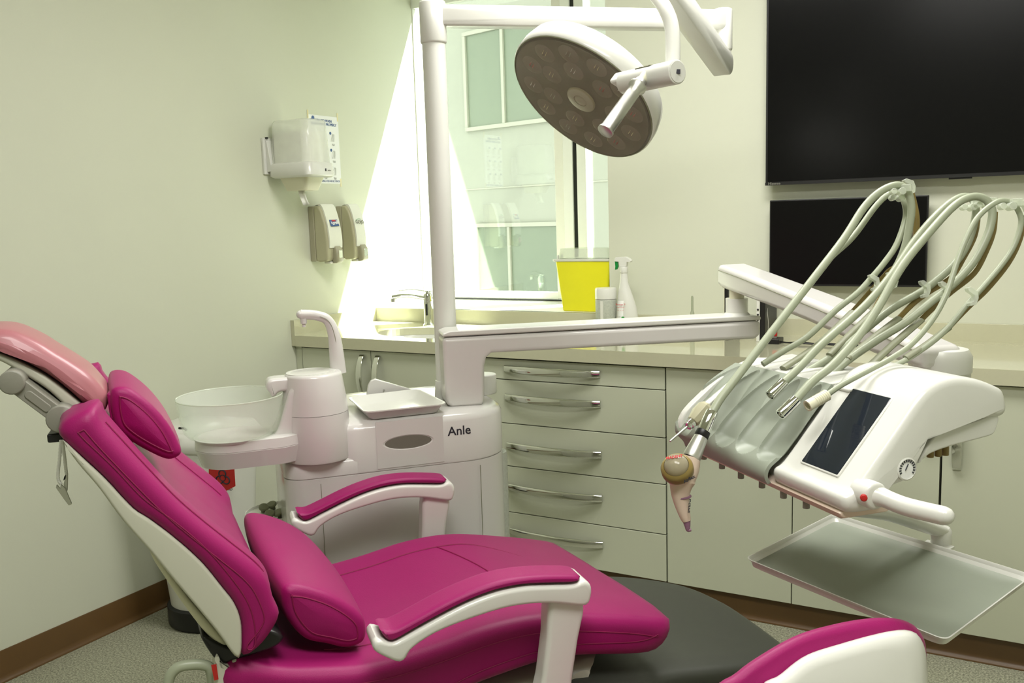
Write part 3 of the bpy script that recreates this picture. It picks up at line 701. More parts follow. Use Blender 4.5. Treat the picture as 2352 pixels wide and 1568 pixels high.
# under shell and column
bm = B(); sp = side([(1140,1572),(1247,1533),(1327,1520),(1400,1520),(1345,1560),(1300,1620)], WN)
shell = [(-.46,.53),(-.20,.525),(.02,.535),(.10,.545),(.14,.548),(.10,.515),(.02,.47),(-.20,.44),(-.42,.45),(-.50,.50)]
pad(bm, shell, WN+.03, WF-.03, .03, n=70, fr=wlc); link('seat_shell', bm, 'shell', ch, angle=70)
bm = B(); lathe(bm, [(.0335,0),(.034,.004),(.034,.01)], wl(.035, WN+.032, .515), -W, n=28); link('pivot_cap', bm, 'black', ch)
bm = B(); rings = []
for z, a, b_ in ((.10,.16,.11),(.25,.14,.10),(.45,.15,.12)): rings.append([wl(-.05+x, WC+y, z) for x, y in rrect(a, b_, .05)])
loft(bm, rings); link('column', bm, 'shell', ch, bevel=.01)
bm = B(); rings = []
for z, d in ((0,.0),(.012,0),(.026,.008),(.034,.03),(.036,.08)): rings.append([wl(.23+x, WC+.10+y, z) for x, y in rrect(.54-d, .26-d, .10)])
loft(bm, rings); link('base_plate', bm, 'shell', ch, angle=60)
bm = B(); rings = [[wl(.23+x, WC+.10+y, z) for x, y in rrect(.545, .265, .10)] for z in (.0, .006)]; loft(bm, rings); link('base_trim', bm, 'footgrey', ch)
# foot rest
FZ = lambda u: .515-.11*(u-.1)
def foot_ring(z_off, grow):
    outl = [(.05,-.62),(.30,-.635),(.50,-.63),(.558,-.61),(.578,-.56),(.582,-.40),(.572,-.30),(.53,-.20),(.42,-.13),(.28,-.11),(.05,-.11)]
    P = resample(catmull([Vector((a, b_, 0)) for a, b_ in outl], 8, True), 80)
    P = inset2([Vector((p.x, p.y)) for p in P], -grow)
    return [wl(p.x, p.y, FZ(p.x)+z_off) for p in P]
bm = B(); loft(bm, [foot_ring(-.028,-.022), foot_ring(-.030,-.006), foot_ring(-.024,0), foot_ring(-.004,0), foot_ring(.004,-.004), foot_ring(.009,-.018), foot_ring(.010,-.06)]); ft = link('foot_rest', bm, 'footgrey', ch, angle=60)
bm = B(); loft(bm, [foot_ring(-.048,-.09), foot_ring(-.046,-.05), foot_ring(-.027,-.035)]); link('foot_rest_underside', bm, 'black', ch, angle=60)
# backrest
front = [(205,949),(224,978),(280,1037),(337,1096),(401,1160),(462,1212),(524,1261),(585,1310),(615,1346),(630,1389),(643,1420),(609,1478),(573,1509),(556,1513)]
back = [(553,1490),(554,1457),(551,1426),(536,1389),(508,1353),(462,1297),(401,1242),(340,1196),(303,1172),(241,1105),(196,1063),(143,1015),(130,990),(150,968)]
bp = side(front+back, WN-.015)
WB0, WB1 = WN-.015, WF+.03
NB_ = Vector((.74, .67)).normalized()
def back_f(q, t, ww):
    # raised bolsters along both edges, hollow between
    e = abs(2*t-1)
    s = max(0, min(1, ((q-Vector((-.60,.93))).dot(NB_)+.00)/.05))
    if q.y < .80: s *= max(0, (q.y-.70)/.10)
    k = (.022*math.exp(-((e-.80)/.14)**2) - .018*(1-e)**.7)
    narrow = max(0, (q.y-.93)/.20)
    return q+NB_*k*s
def back_fr(u, ww, z):
    t = (ww-WB0)/(WB1-WB0); nrw = max(0, min(1, (z-.88)/.22))**1.5*.10
    if t > .5: ww -= nrw*(2*t-1)*.55
    return wlc(u, ww, z)
bm = B(); pad(bm, bp, WB0, WB1, .018, 0, n=120, func=back_f, cuts=30, fr=back_fr, smooth=5); bk = link('backrest', bm, 'leather', ch, angle=80)
bm = B(); piping(bm, bp, WB0-.0002, .0012, .021, smooth=5, n=120, fr=lambda u, ww, z: (lambda q: back_fr(q.x, ww, q.y))(back_f(Vector((u, z)), 0, WB0))); link('piping', bm, 'leather_dark', bk)
bm = B()
def bk_pt(i, ww, lift):                                # point on the front face of the backrest
    P = catmull([Vector(p) for p in bp[:9]], 6); q = P[int(i)]; t = (ww-WB0)/(WB1-WB0); q = back_f(Vector((q.x, q.y)), t, ww)+NB_*lift; return back_fr(q.x, ww, q.y)
tube(bm, [bk_pt(i, WB0+.026, .0005) for i in range(7, 46)], .0014, 6); tube(bm, [bk_pt(i, WB0+.105, .0005) for i in range(14, 44)], .0014, 6); tube(bm, [bk_pt(i, WB1-.105, .0005) for i in range(14, 44)], .0014, 6)
tube(bm, [bk_pt(int(16+8*math.sin(PI*k/20)**1.0)-6, WB0+.105+(WB1-WB0-.21)*k/20, .0005) for k in range(21)], .0014, 6)
link('seam', bm, 'leather_dark', bk)
# cream shell behind the backrest
sh = side([(143,1012),(196,1060),(241,1102),(303,1168),(340,1192),(401,1238),(462,1293),(508,1349),(536,1385),(551,1422),(554,1457),(553,1500),(546,1513),(530,1498),(500,1455),(455,1400),(400,1335),(345,1268),(280,1195),(225,1120),(175,1062)], WB0+.004)
bm = B(); pad(bm, sh, WB0+.002, WB1-.002, .005, 0, n=100, smooth=4, fr=back_fr); link('back_shell', bm, 'shell', ch, angle=60)
sp2 = side([(345,1262),(352,1290),(380,1335),(432,1410),(480,1470),(520,1503),(527,1492),(500,1460),(440,1390),(400,1335),(370,1290)], WB0+.02)
bm = B(); pad(bm, sp2, WB0+.04, WB1-.05, .006, 0, n=70, smooth=4, fr=wlc); link('spine_cover', bm, 'ivory', ch, angle=60)
hg = side([(468,1462),(480,1490),(512,1528),(540,1520),(600,1490),(660,1440),(700,1470),(720,1500),(640,1520),(560,1560),(510,1530),(475,1500)], WB0+.03)
hg = side([(468,1462),(476,1488),(510,1529),(545,1519),(630,1492),(655,1468),(620,1450),(570,1480),(530,1490)], WB0+.03)
bm = B(); pad(bm, hg, WB0+.035, WB1-.03, .006, 0, n=50, smooth=4, fr=wlc); link('hinge_and_gap_shade', bm, 'black', ch, angle=60)  # hinge part whose black also stands for the shadow between backrest and seat
# side body with the grab handle and red marker, low behind the seat
sb = side([(497,1500),(515,1530),(548,1520),(552,1640),(500,1640),(490,1560)], WB0+.03)
bm = B(); pad(bm, sb, WB0+.03, WB0+.14, .008, 0, n=60, smooth=4); link('side_body', bm, 'shell', ch, angle=60)
hp = side([(392,1600),(386,1575),(392,1550),(410,1532),(440,1526),(468,1527),(484,1540),(492,1600)], WB0+.05)
bm = B(); tube(bm, [wl(u, WB0+.05, z) for u, z in [(v.x, v.y) for v in catmull([Vector(p) for p in hp], 6)]], .0085, 12, flat=1.0); link('grab_handle', bm, 'hose', ch)
rp = side([(485,1527),(497,1525),(502,1559),(492,1562)], WB0+.028)
bm = B(); prism(bm, [wl(u, WB0+.029, z) for u, z in rp], W*-.002); link('red_marker', bm, 'red', ch)
# head rest: padded cushion on a cream shell, carried by a jointed bracket
HW0, HW1 = -.545, -.30
hr = side([(-60,800),(-58,770),(-20,762),(28,766),(84,790),(125,815),(168,841),(205,866),(232,895),(246,915),(244,938),(230,953),(196,936),(174,914),(126,875),(70,841),(0,810),(-45,805)], HW0)
NH = Vector((.42, .91))
def head_f(q, t, ww):
    return q+NH*(.006*math.sin(PI*t)**.7-.012*t)*max(0, min(1, (q.y-(1.02-.62*(q.x+.66)))/.03))
bm = B(); pad(bm, hr, HW0, HW1, .022, .004, n=90, func=head_f, smooth=5, dome=.003, fr=shear(HW0)); hd = link('head_rest', bm, 'pink', ch, angle=80)
bm = B(); piping(bm, hr, HW0+.003, .0012, .014, smooth=5); link('piping', bm, 'pink', hd)
hs = side([(-50,806),(0,812),(70,843),(126,877),(174,916),(198,938),(190,950),(165,945),(112,897),(56,861),(0,829),(-48,815)], HW0+.006)
bm = B(); pad(bm, hs, HW0+.006, HW1-.006, .006, 0, n=80, smooth=4, fr=shear(HW0)); link('head_shell', bm, 'shell', ch, angle=60)
hb = empty_hb = None
def sidept(px, py, ww): q = side([(px, py)], ww)[0]; return wl(q[0], ww, q[1])
a0, a1 = sidept(27, 878, -.565), sidept(140, 962, -.565)
bm = B(); cyl(bm, a0-W*.004, a0+W*.15, .0185, e=.002); cyl(bm, a1-W*.004, a1+W*.15, .0215, e=.002)
dr = (a1-a0).normalized(); nr = dr.cross(W)
obox(bm, (a0+a1)/2+W*.045, dr, W, nr, (a1-a0).length, .085, .026)
br = link('head_bracket', bm, 'grey', ch, bevel=.002)
bm = B(); slab_rr(bm, (a0+a1)/2+dr*.002+W*.004, dr, nr, -W, .022, .0065, .006, .0035, .001); link('release_button', bm, 'grey', br)
bm = B(); b0 = sidept(128, 1003, -.55); obox(bm, b0+W*.04, U, W, EZ, .022, .10, .014); link('hinge_stop', bm, 'black', ch, bevel=.003)
# arm rests
def armrest(dw, du, dz, name='arm_rest'):
    wa = -.735
    fr = lambda u, ww, z: wl(u+du, ww+dw, z+dz)
    fp = side([(866,1470),(858,1482),(862,1498),(900,1517),(922,1523),(935,1512),(944,1494),(993,1460),(1054,1433),(1146,1402),(1207,1390),(1269,1387),(1342,1393),(1356,1384),(1361,1350),(1345,1334),(1320,1345),(1269,1347),(1207,1350),(1146,1362),(1085,1384),(1024,1414),(962,1448),(906,1478),(885,1474)], wa)
    bm = B(); pad(bm, fp, wa, wa+.072, .007, 0, n=120, fr=fr, smooth=5, cuts=6); f_ = link(name, bm, 'white2', ch, angle=60)
    pp_ = side([(877,1454),(889,1472),(906,1477),(962,1445),(1024,1411),(1085,1381),(1146,1359),(1207,1347),(1269,1344),(1324,1342),(1337,1335),(1334,1326),(1269,1325),(1207,1329),(1146,1340),(1085,1361),(1024,1389),(962,1423),(906,1452),(885,1452)], wa)
    bm = B(); pad(bm, pp_, wa+.004, wa+.066, .010, 0, n=120, fr=fr, smooth=5, cuts=8); link('arm_pad', bm, 'leather', f_, angle=80)
    ps = side([(1272,1380),(1345,1386),(1334,1470),(1319,1572),(1314,1620),(1244,1620),(1250,1568),(1262,1470)], wa+.006)
    if dz: ps = [(u, z if z > .6 else .52) for u, z in ps]
    bm = B(); pad(bm, ps, wa+.012, wa+.056, .009, 0, n=70, fr=fr, smooth=3, cuts=4); link('arm_post', bm, 'white2', f_, angle=60)
armrest(0, 0, 0); armrest(.655, -.062, .004)
# pillows strapped to the chair
t = empty('neck_pillow', 'small magenta neck pillow standing against the upper backrest', 'pillow', wl(-.62, -.52, 1.04), TH)
np_ = side([(258,897),(281,891),(309,901),(351,934),(387,976),(410,1019),(416,1043),(393,1056),(365,1049),(309,1019),(269,986),(257,950),(254,920)], -.555)
bm = B(); pad(bm, np_, -.555, -.34, .012, .003, n=80, smooth=5, dome=.008, fr=shear(-.555)); o = link('cushion', bm, 'leather', t, angle=80)
bm = B(); piping(bm, np_, -.5565, .0013, .0135, smooth=5); link('piping', bm, 'leather_dark', o)
bm = B(); a = sidept(253, 905, -.55); b_ = sidept(262, 965, -.55); obox(bm, (a+b_)/2+W*.06, U, W, (b_-a), .012, .11, (b_-a).length*1.05); link('strap_flap', bm, 'leather', t, bevel=.004)
t = empty('lumbar_pillow', 'wedge-shaped magenta lumbar pillow lying between backrest and seat', 'pillow', wl(-.37, WC, .66), TH)
lp = side([(655,1353),(692,1349),(753,1366),(799,1390),(830,1415),(841,1438),(837,1475),(799,1490),(753,1481),(704,1469),(665,1426),(651,1385)], -.60)
bm = B(); pad(bm, lp, -.60, -.15, .014, .010, n=90, smooth=5, dome=.006, fr=shear(-.60)); o = link('cushion', bm, 'leather', t, angle=80)
bm = B(); piping(bm, lp, -.6008, .0014, .0150, smooth=5); link('piping', bm, 'leather_dark', o)
# bib clip hanging at the head of the chair
t = empty('bib_clip', 'metal bib clip on a white cord hanging from the head of the chair', 'clip', sidept(145, 1150, -.60), TH)
bm = B()
for pts in ([(140,1010),(137,1050),(133,1095),(140,1112)], [(143,1010),(147,1040),(151,1075),(153,1090)]):
    P = [sidept(a, b_, -.60) for a, b_ in pts]; Q = catmull(P, 12)
    tube(bm, Q, [.0022+.0005*(i % 2) for i in range(len(Q))], 8)
link('cord', bm, 'white2', t)
def clip(name, m, pts, dw): 
    bm = B(); prism(bm, [sidept(a, b_, -.60+dw) for a, b_ in pts], W*.005); return link(name, bm, m, t, bevel=.0006, seg=1)
clip('jaw', 'steel', [(140,1112),(150,1122),(165,1158),(158,1161),(146,1145),(128,1120),(130,1113),(138,1122)], 0)
clip('jaw', 'steel', [(146,1112),(152,1088),(156,1092),(155,1127),(152,1128),(148,1120)], .006)
clip('hinge_spring', 'black', [(147,1095),(151,1090),(150,1100),(145,1104)], .003)

# ================================================================ dental side unit
UW = .08                                               # front face of the unit
du = empty('dental_unit', 'white side unit with a tissue opening and the name Anle on its front', 'dental unit', wl(-.05, .30, 0), TH)
def uy(px, py, ww=UW): q = side([(px, py)], ww)[0]; return q
UL, UR = uy(654, 1075)[0], uy(1182, 960)[0]
zt = .885; zs = .765
def body_ring(z, d=0, ul=None):
    a, b_ = (UL if ul is None else ul)+d, UR-d; y0, y1 = UW+d, UW+.42-d
    out = []
    # straight front, big round right end and rounded left end
    R = .10
    for cx, cy, a0, r_ in ((b_-.13, y1-.13, 0, .13), (a+R, y1-R, 90, R), (a+.05, y0+.05, 180, .05), (b_-.13, y0+.13, 270, .13)):
        for k in range(9):
            an = math.radians(a0+90*k/8); out.append(wl(cx+r_*math.cos(an), cy+r_*math.sin(an), z))
    return out
bm = B(); loft(bm, [body_ring(0,.02), body_ring(.06,.02), body_ring(.065,0), body_ring(zs-.003,0), body_ring(zs-.002,.003), body_ring(zs,.003)]); lower = link('body', bm, 'white', du, angle=50)
UM = uy(772, 970)[0]                                    # left end of the tall part
bm = B(); loft(bm, [body_ring(zs,.0), body_ring(.794,.0), body_ring(.802,.003), body_ring(.806,.012)])
link('shoulder', bm, 'white', du, angle=50)
bm = B(); loft(bm, [body_ring(zs+.002,-.0004,UM), body_ring(zt-.016,-.0004,UM), body_ring(zt-.004,.005,UM), body_ring(zt+.004,.018,UM), body_ring(zt+.006,.05,UM)])
link('upper_body', bm, 'white', du, angle=50)
bm = B(); P = [wl(u, UW-.0006, z) for u, z in (uy(737,1105), uy(900,1086), uy(1100,1062), uy(1160,1054))]
for x in (uy(737,1110)[0], uy(1103,1060)[0]): obox(bm, wl(x, UW, .40), U, W, EZ, .0012, .002, .70)
link('panel_seam', bm, 'sleeve', du)
# tissue drawer front with an oval opening
dl, dr_ = uy(862, 970)[0], uy(1016, 955)[0]; dtop, dbot = uy(862, 970)[1], uy(865, 1077)[1]
def fpt2(u, z, o=0): return wl(u, UW-o, z)
bm = B(); cu, cz, ea, eb_ = (uy(938,1014)[0]), (uy(938,1014)[1]), (uy(990,1010)[0]-uy(886,1018)[0])/2, .0155
N2 = 48; out = []
for k in range(N2):
    a = 2*PI*k/N2; dx, dz_ = math.cos(a), math.sin(a); c_ = []
    if abs(dx) > 1e-6: c_.append(((dr_ if dx > 0 else dl)-cu)/dx)
    if abs(dz_) > 1e-6: c_.append(((dtop if dz_ > 0 else dbot)-cz)/dz_)
    f = min(x for x in c_ if x > 0); out.append((cu+dx*f, cz+dz_*f))
for X_, Z_ in ((dl,dbot),(dl,dtop),(dr_,dbot),(dr_,dtop)):
    k = min(range(N2), key=lambda i: (out[i][0]-X_)**2+(out[i][1]-Z_)**2); out[k] = (X_, Z_)
r0 = [fpt2(x, z, .0) for x, z in out]; r1 = [fpt2(x, z, .0022) for x, z in out]
r2 = [fpt2(cu+ea*1.10*math.cos(2*PI*k/N2), cz+eb_*1.18*math.sin(2*PI*k/N2), .0022) for k in range(N2)]
r1b = [fpt2(cu+ea*1.16*math.cos(2*PI*k/N2), cz+eb_*1.32*math.sin(2*PI*k/N2), .0022) for k in range(N2)]
r3 = [fpt2(cu+ea*1.02*math.cos(2*PI*k/N2), cz+eb_*1.04*math.sin(2*PI*k/N2), -.001) for k in range(N2)]
r4 = [fpt2(cu+ea*math.cos(2*PI*k/N2), cz+eb_*math.sin(2*PI*k/N2), -.004) for k in range(N2)]
loft(bm, [r0, r1, r1b, r2, r3, r4], cap=False); tp = link('tissue_drawer', bm, 'white', du, angle=40)
bm = B(); loft(bm, [[fpt2(cu+ea*1.03*math.cos(2*PI*k/N2), cz+eb_*1.05*math.sin(2*PI*k/N2), .0008) for k in range(N2)], [fpt2(cu+ea*.4*math.cos(2*PI*k/N2), cz+eb_*.4*math.sin(2*PI*k/N2), .0009) for k in range(N2)]]); link('opening', bm, 'cavity', tp, smooth=False)
q = uy(1055, 989); text('lettering', 'Anle', .032, 'ink', du, wl(q[0], UW-.0005, q[1]), U, EZ, bold=.0004)
bm = B(); prism(bm, [wl(UM-.012, UW+.02, .806), wl(UM+.004, UW+.0, .83), wl(UM+.004, UW+.15, .83), wl(UM-.012, UW+.13, .806)], EZ*.03); bm.free()
# clear water bottle housing on the right flank
q0, q1 = uy(1163, 1050, UW+.10), uy(1186, 1050, UW+.10)
bm = B(); lathe(bm, [(.04,0),(.042,.01),(.042,.54),(.04,.55)], wl(UR-.028, UW+.12, .20), EZ, n=28); link('bottle_housing', bm, 'bluegrey', du)
# raised white plate with a small emblem behind the tray, round cap behind the arm post
t = empty('glove_box_holder', 'white upright plate with a small emblem standing behind the shallow tray', 'holder', wl(-.02, .32, zt), TH)
bm = B(); q = [on_plane(a, b_, wl(0, .33, 0), W) for a, b_ in ((843,905),(846,885),(852,874),(862,870),(940,892),(975,905),(975,930),(843,930))]
prism(bm, q, W*.012); link('plate', bm, 'white', t, bevel=.003)
text('emblem', 'P', .012, 'grey', t, on_plane(882, 898, wl(0, .329, 0), W), U, EZ)
bm = B(); cc = on_plane(1128, 880, wl(0, .30, 0), W); cc.z = zt+.004
cyl(bm, cc-U*.02, cc-U*.02+EZ*.055, .034, 28, e=.004); link('water_cap', bm, 'white2', du, angle=50)
# shallow white tray
t = empty('shallow_tray', 'shallow white plastic tray lying on top of the side unit', 'tray', wl(-.05, .18, zt), TH)
TZ = zt+.03
c4 = [on_plane(a, b_, (0,0,TZ), EZ) for a, b_ in ((838,947),(1030,927),(960,893),(798,912))]
def tring(f, z, r=.12):
    cen = sum(c4, Vector())/4; P = [cen+(p-cen)*f for p in c4]; out = []
    for i in range(4):
        p, a, b_ = P[i], P[i-1], P[(i+1) % 4]; A = p+(a-p)*r; Bq = p+(b_-p)*r
        for k in range(6):
            s = k/5; v = (A*(1-s)**2+p*2*s*(1-s)+Bq*s*s); v.z = z; out.append(v)
    return out
bm = B(); loft(bm, [tring(.80,TZ-.024), tring(.83,TZ-.023), tring(.95,TZ-.003), tring(1.0,TZ-.002), tring(1.0,TZ+.001), tring(.94,TZ), tring(.82,TZ-.019), tring(.5,TZ-.020)]); link('body', bm, 'white2', t, angle=70)

# ================================================================ spittoon
SW = .13                                               # middle plane
st_ = empty('spittoon', 'white cuspidor with a frosted glass bowl and a curved cup filler spout', 'spittoon', wl(-.36, SW, .80), TH)
def sp(px, py, ww): q = side([(px, py)], ww)[0]; return wl(q[0], ww, q[1]), q
tc_, _ = sp(712, 1060, SW+.0)
cb = loc(tc_); R0 = .060
lft = loc(sp(652, 960, SW)[0])[0]; rgt = loc(sp(797, 960, SW)[0])[0]
cu_ = (lft+rgt)/2; R0 = (rgt-lft)/2*.98
zb = side([(712,1068)], SW-R0)[0][1]; zt_ = side([(705,868)], SW-R0)[0][1]; zsm = side([(712,958)], SW-R0)[0][1]
cen = wl(cu_, SW, 0)
bm = B(); lathe(bm, [(R0*1.06,zb),(R0*1.09,zb+.006),(R0*1.09,zsm-.03),(R0*1.07,zsm-.001)], cen, EZ, n=48); lowt = link('tower_base', bm, 'white', st_, angle=50)
bm = B(); lathe(bm, [(R0*1.07,zsm),(R0*1.03,zsm+.03),(R0*.93,zt_-.006),(R0*.90,zt_),(R0*.84,zt_+.002)], cen, EZ, n=48)
link('tower', bm, 'white', st_, angle=50)
bm = B(); lathe(bm, [(R0*.80,0),(R0*.80,.003),(R0*.72,.004),(R0*.66,.0015),(R0*.3,.001)], wl(cu_-.005, SW, zt_), EZ, n=40); link('cup_rest', bm, 'white2', st_, angle=50)
# tray arm under the bowl
ulft = side([(447,1035)], SW-.04)[0][0]; zl = side([(600,1066)], SW-.06)[0][1]
def arm_ring(z, d): 
    out = []
    for k in range(13): a = math.radians(90+180*k/12); out.append(wl(ulft+.085+(.085-d)*math.cos(a)*1.0, SW+(.085-d)*math.sin(a), z))
    out += [wl(cu_-.085, SW-.080+d*.8, z), wl(cu_-.045, SW-.060+d, z), wl(cu_-.0, SW-.048+d, z), wl(cu_-.0, SW+.048-d, z), wl(cu_-.045, SW+.060-d, z)]
    return out
zr = side([(520,1020)], SW-.07)[0][1]
bm = B(); loft(bm, [arm_ring(zb+.006,.03), arm_ring(zb+.010,.012), arm_ring(zr-.02,0), arm_ring(zr-.019,.0015), arm_ring(zr-.018,0), arm_ring(zr+.004,.002), arm_ring(zr+.006,.012)]); link('bowl_carrier', bm, 'white', st_, angle=50)
# curved shield rising between bowl and tower
shp = side([(600,1035),(650,1010),(665,985),(640,1000),(600,1012)], SW)
bm = B()
pr = side([(668,893),(692,893),(694,1034),(600,1040),(596,1016),(618,1008),(636,990),(648,955),(658,918)], SW-.045)
pad(bm, pr, SW-.050, SW+.050, .010, 0, n=60, smooth=3); link('shield', bm, 'white', st_, angle=50)
# rinse spout with its beak
bm = B(); pk = side([(700,862),(680,862),(625,866),(612,874),(610,888),(618,898),(624,908),(634,903),(636,898),(660,894),(700,900)], SW)
pad(bm, pk, SW-.028, SW+.028, .008, 0, n=70, smooth=4, cuts=4); link('rinse_beak', bm, 'white', st_, angle=50)
bc = wl(side([(527,960)], SW)[0][0], SW, 0)
bl = side([(402,925)], SW)[0][0]; brr = side([(652,925)], SW)[0][0]; RB = (brr-bl)/2; cbx = (bl+brr)/2
zrim = side([(527,933)], SW-RB)[0][1]; zrim2 = side([(560,884)], SW+RB)[0][1]; zrm = (zrim+zrim2)/2
zbo = zr+.004
bc = wl(cbx, SW, 0); Hb = zrm-zbo
prb = [(.30,0),(.70,.0),(.80,.05),(.885,.17),(.94,.38),(.975,.70),(1.0,1.0)]
bm = B(); lathe(bm, [(RB*a, zbo+Hb*b_) for a, b_ in prb]+[(RB*.985, zbo+Hb*1.0)]+[(RB*a*.965, zbo+Hb*b_+.003) for a, b_ in reversed(prb[:-1])], bc, EZ, n=64, cap=False); link('bowl', bm, 'bowlglass', st_, angle=60)
bm = B(); lathe(bm, [(RB*.99, zrm-.001),(RB*1.004, zrm-.001),(RB*1.006, zrm+.001),(RB*.995, zrm+.002),(RB*.985, zrm+.0)], bc, EZ, n=64, cap=False); link('bowl_rim', bm, 'clearplastic', st_)
bm = B(); lathe(bm, [(RB*.70, zbo-.004),(RB*.72,zbo+.002),(RB*.60,zbo+.0035),(RB*.3,zbo+.004)], bc, EZ, n=48); link('bowl_seat', bm, 'white', st_, angle=60)
# cup filler
def swan(ww, off=0):
    return [wl(*[(q[0]), ww, q[1]]) for q in side([(690,722),(725,724),(752,735),(766,765),(772,805),(777,856)], SW+.03)]
P = catmull(swan(SW+.03), 8); n_ = len(P)
bm = B(); tube(bm, P, [.0105+.0075*max(0, (i-n_*.40)/(n_*.60)) for i in range(n_)], 16, flat=1.15, up=W); ball(bm, P[0], .0102, n=16)
fi = link('cup_filler', bm, 'white', st_)
q = P[2]; bm = B(); cyl(bm, q-EZ*.009, q-EZ*.022, .0085, 20, .0075); cyl(bm, q-EZ*.022, q-EZ*.030, .0045, 16); link('nozzle', bm, 'white', fi)
bm = B(); tube(bm, [p-W*.0135 for p in P[10:]], .0007, 6); link('seam', bm, 'sleeve', fi)
# side table of the unit with the assistant holders
t = empty('assistant_holder', 'round white holder shelf with grey suction rests, beside the dental unit', 'holder', wl(-.42, .14, .58), TH)
hc = on_plane(636, 1176, (0,0,.61), EZ)
bm = B(); lathe(bm, [(.050,-.02),(.078,-.012),(.082,0),(.082,.005),(.079,.006),(.076,.0),(.02,-.001)], hc, EZ, n=48); link('shelf', bm, 'white2', t, angle=60)
a_ = on_plane(640, 1170, (0,0,.605), EZ); b_ = on_plane(700, 1165, (0,0,.605), EZ)
bm = B(); obox(bm, hc+U*.085+W*.0-EZ*.004, U, W, EZ, .10, .05, .024); link('bracket', bm, 'white2', t, bevel=.006)
for px, py, tz in ((608,1166,.3),(626,1160,-.2),(622,1180,.15),(642,1178,-.3)):
    c_ = on_plane(px-2, py, (0,0,.622), EZ); d_ = (EZ+RX*tz*.9-FW*.5).normalized()
    bm = B(); lathe(bm, [(.0065,-.014),(.007,-.004),(.0135,.0),(.0135,.004),(.011,.006)], c_, d_, n=24); link('rest', bm, 'sleeve', t)
bm = B(); cyl(bm, wl(*loc(hc)[:2], .0)-EZ*0, hc-EZ*.015, .022); link('stem', bm, 'white2', t)

# ================================================================ lamp post, arms and operating light
PC = wl(.09, .28, 0)
ol = empty('operating_light', 'white post and swing arms carrying the round operating light', 'operating light', PC+EZ*zt, 0)
DA = Vector((math.cos(math.radians(42)), math.sin(math.radians(42)), 0)); DN_ = Vector((-DA.y, DA.x, 0))
zA0 = on_plane(1005, 102, PC, DN_).z; zA1 = on_plane(1005, 3, PC, DN_).z; zAb = on_plane(1100, 62, PC, DN_).z
bm = B(); cyl(bm, PC+EZ*(zt+.0), PC+EZ*(zA0+.01), .0300, 40); link('post', bm, 'white2', ol)
bm = B(); cyl(bm, PC+EZ*(zt+.001), PC+EZ*(zt+.055), .0365, 40, .0325, e=.002); link('post_collar', bm, 'white2', ol, angle=60)
bm = B(); cyl(bm, PC+EZ*zA0, PC+EZ*zA1, .034, 40, e=.006); link('top_joint', bm, 'white2', ol, angle=60)
LA = (on_plane(1660, 60, PC, DN_)-PC).dot(DA)
bm = B(); slab_rr(bm, PC+DA*LA/2+EZ*(zAb+zA1-.012)/2-DN_*.026, DA, EZ, DN_, LA/2, (zA1-.012-zAb)/2, .012, .052, .003); link('horizontal_arm', bm, 'white2', ol, angle=50)
E1 = PC+DA*LA; z1 = on_plane(1660, 118, E1, DN_).z; z2 = on_plane(1660, 168, E1, DN_).z
bm = B(); cyl(bm, E1+EZ*z1, E1+EZ*(zA1-.005), .026, 36, e=.006); link('end_joint', bm, 'white2', ol, angle=60)
bm = B(); cyl(bm, E1+EZ*z2, E1+EZ*z1, .023, 36); link('pivot_sleeve', bm, 'white2', ol, angle=60)
# spring arm rising towards the camera
K0 = E1+EZ*(z2+.022); K1 = at(1500, -75, 2.15)
bm = B(); kd = (K1-K0).normalized(); kx = kd.cross(EZ).normalized(); ky = kd.cross(kx)
slab_rr(bm, K0-kd*.03+kx*-.024, kd, ky, kx, .0, .036, .004, .048, .002); bm.free(); bm = B()
mid = (K0+K1)/2; slab_rr(bm, mid-kx*.024, kd, ky, kx, (K1-K0).length/2+.02, .031, .026, .048, .003); sa_ = link('spring_arm', bm, 'white2', ol, angle=50)
bm = B(); obox(bm, on_plane(1638, 164, K0-kx*.0, ky)+0*kd, kd, kx, ky, .010, .006, .012); link('screw_recess', bm, 'ink', sa_)
G = [at(*p) for p in ((1490,-60,2.0),(1500,-20,1.95),(1528,20,1.90),(1544,70,1.88),(1545,165,1.86))]
bm = B(); tube(bm, catmull(G, 8), .0148, 24); cyl(bm, K1-EZ*.0, G[0], .02); link('yoke', bm, 'white2', ol)
J0 = at(1556, 165, 1.80); J1 = at(1440, 190, 1.92)
bm = B(); cyl(bm, J0, J0+(J1-J0)*1.05, .0235, 36, e=.002); jn = link('joint', bm, 'white2', ol, angle=60)
jd = (J1-J0).normalized()
bm = B(); cyl(bm, J0+jd*.001, J0-jd*.0015, .0205, 32); link('end_cap', bm, 'white2', jn)
bm = B(); obox(bm, J0-jd*.002+0*kd, RX, DN, FW, .008, .008, .004); link('port', bm, 'ink', jn)
cpos = at(1476, 158, 1.88); 
bm = B(); up_ = (-DN-FW*.6); up_ = (up_-jd*up_.dot(jd)).normalized(); cp = J0+jd*.085+up_*.0228; slab_rr(bm, cp, jd, jd.cross(up_), up_, .026, .0085, .006, .0012, .0004); cpn = link('control_panel', bm, 'sleeve', jn)
for k in (-1, 0, 1): bm = B(); cyl(bm, cp+jd*k*.014, cp+jd*k*.014+up_*.002, .0035, 16); link('button', bm, 'soap_side', cpn)
H0, H1 = at(1466, 196, 1.84), at(1390, 302, 1.80)
hdv = (H1-H0).normalized(); HL = (H1-H0).length
bm = B(); lathe(bm, [(.012,-.012),(.013,-.004),(.0185,.0),(.0185,.007),(.0135,.013),(.0138,.03),(.0142,HL*.5),(.0142,HL-.006),(.0165,HL-.004),(.0165,HL),(.0155,HL+.0008)], H0, hdv, n=32); link('handle', bm, 'steel', ol, angle=50)
bm = B(); cyl(bm, H0-hdv*.03, H0, .0095, 20); link('handle_neck', bm, 'ivory', ol)
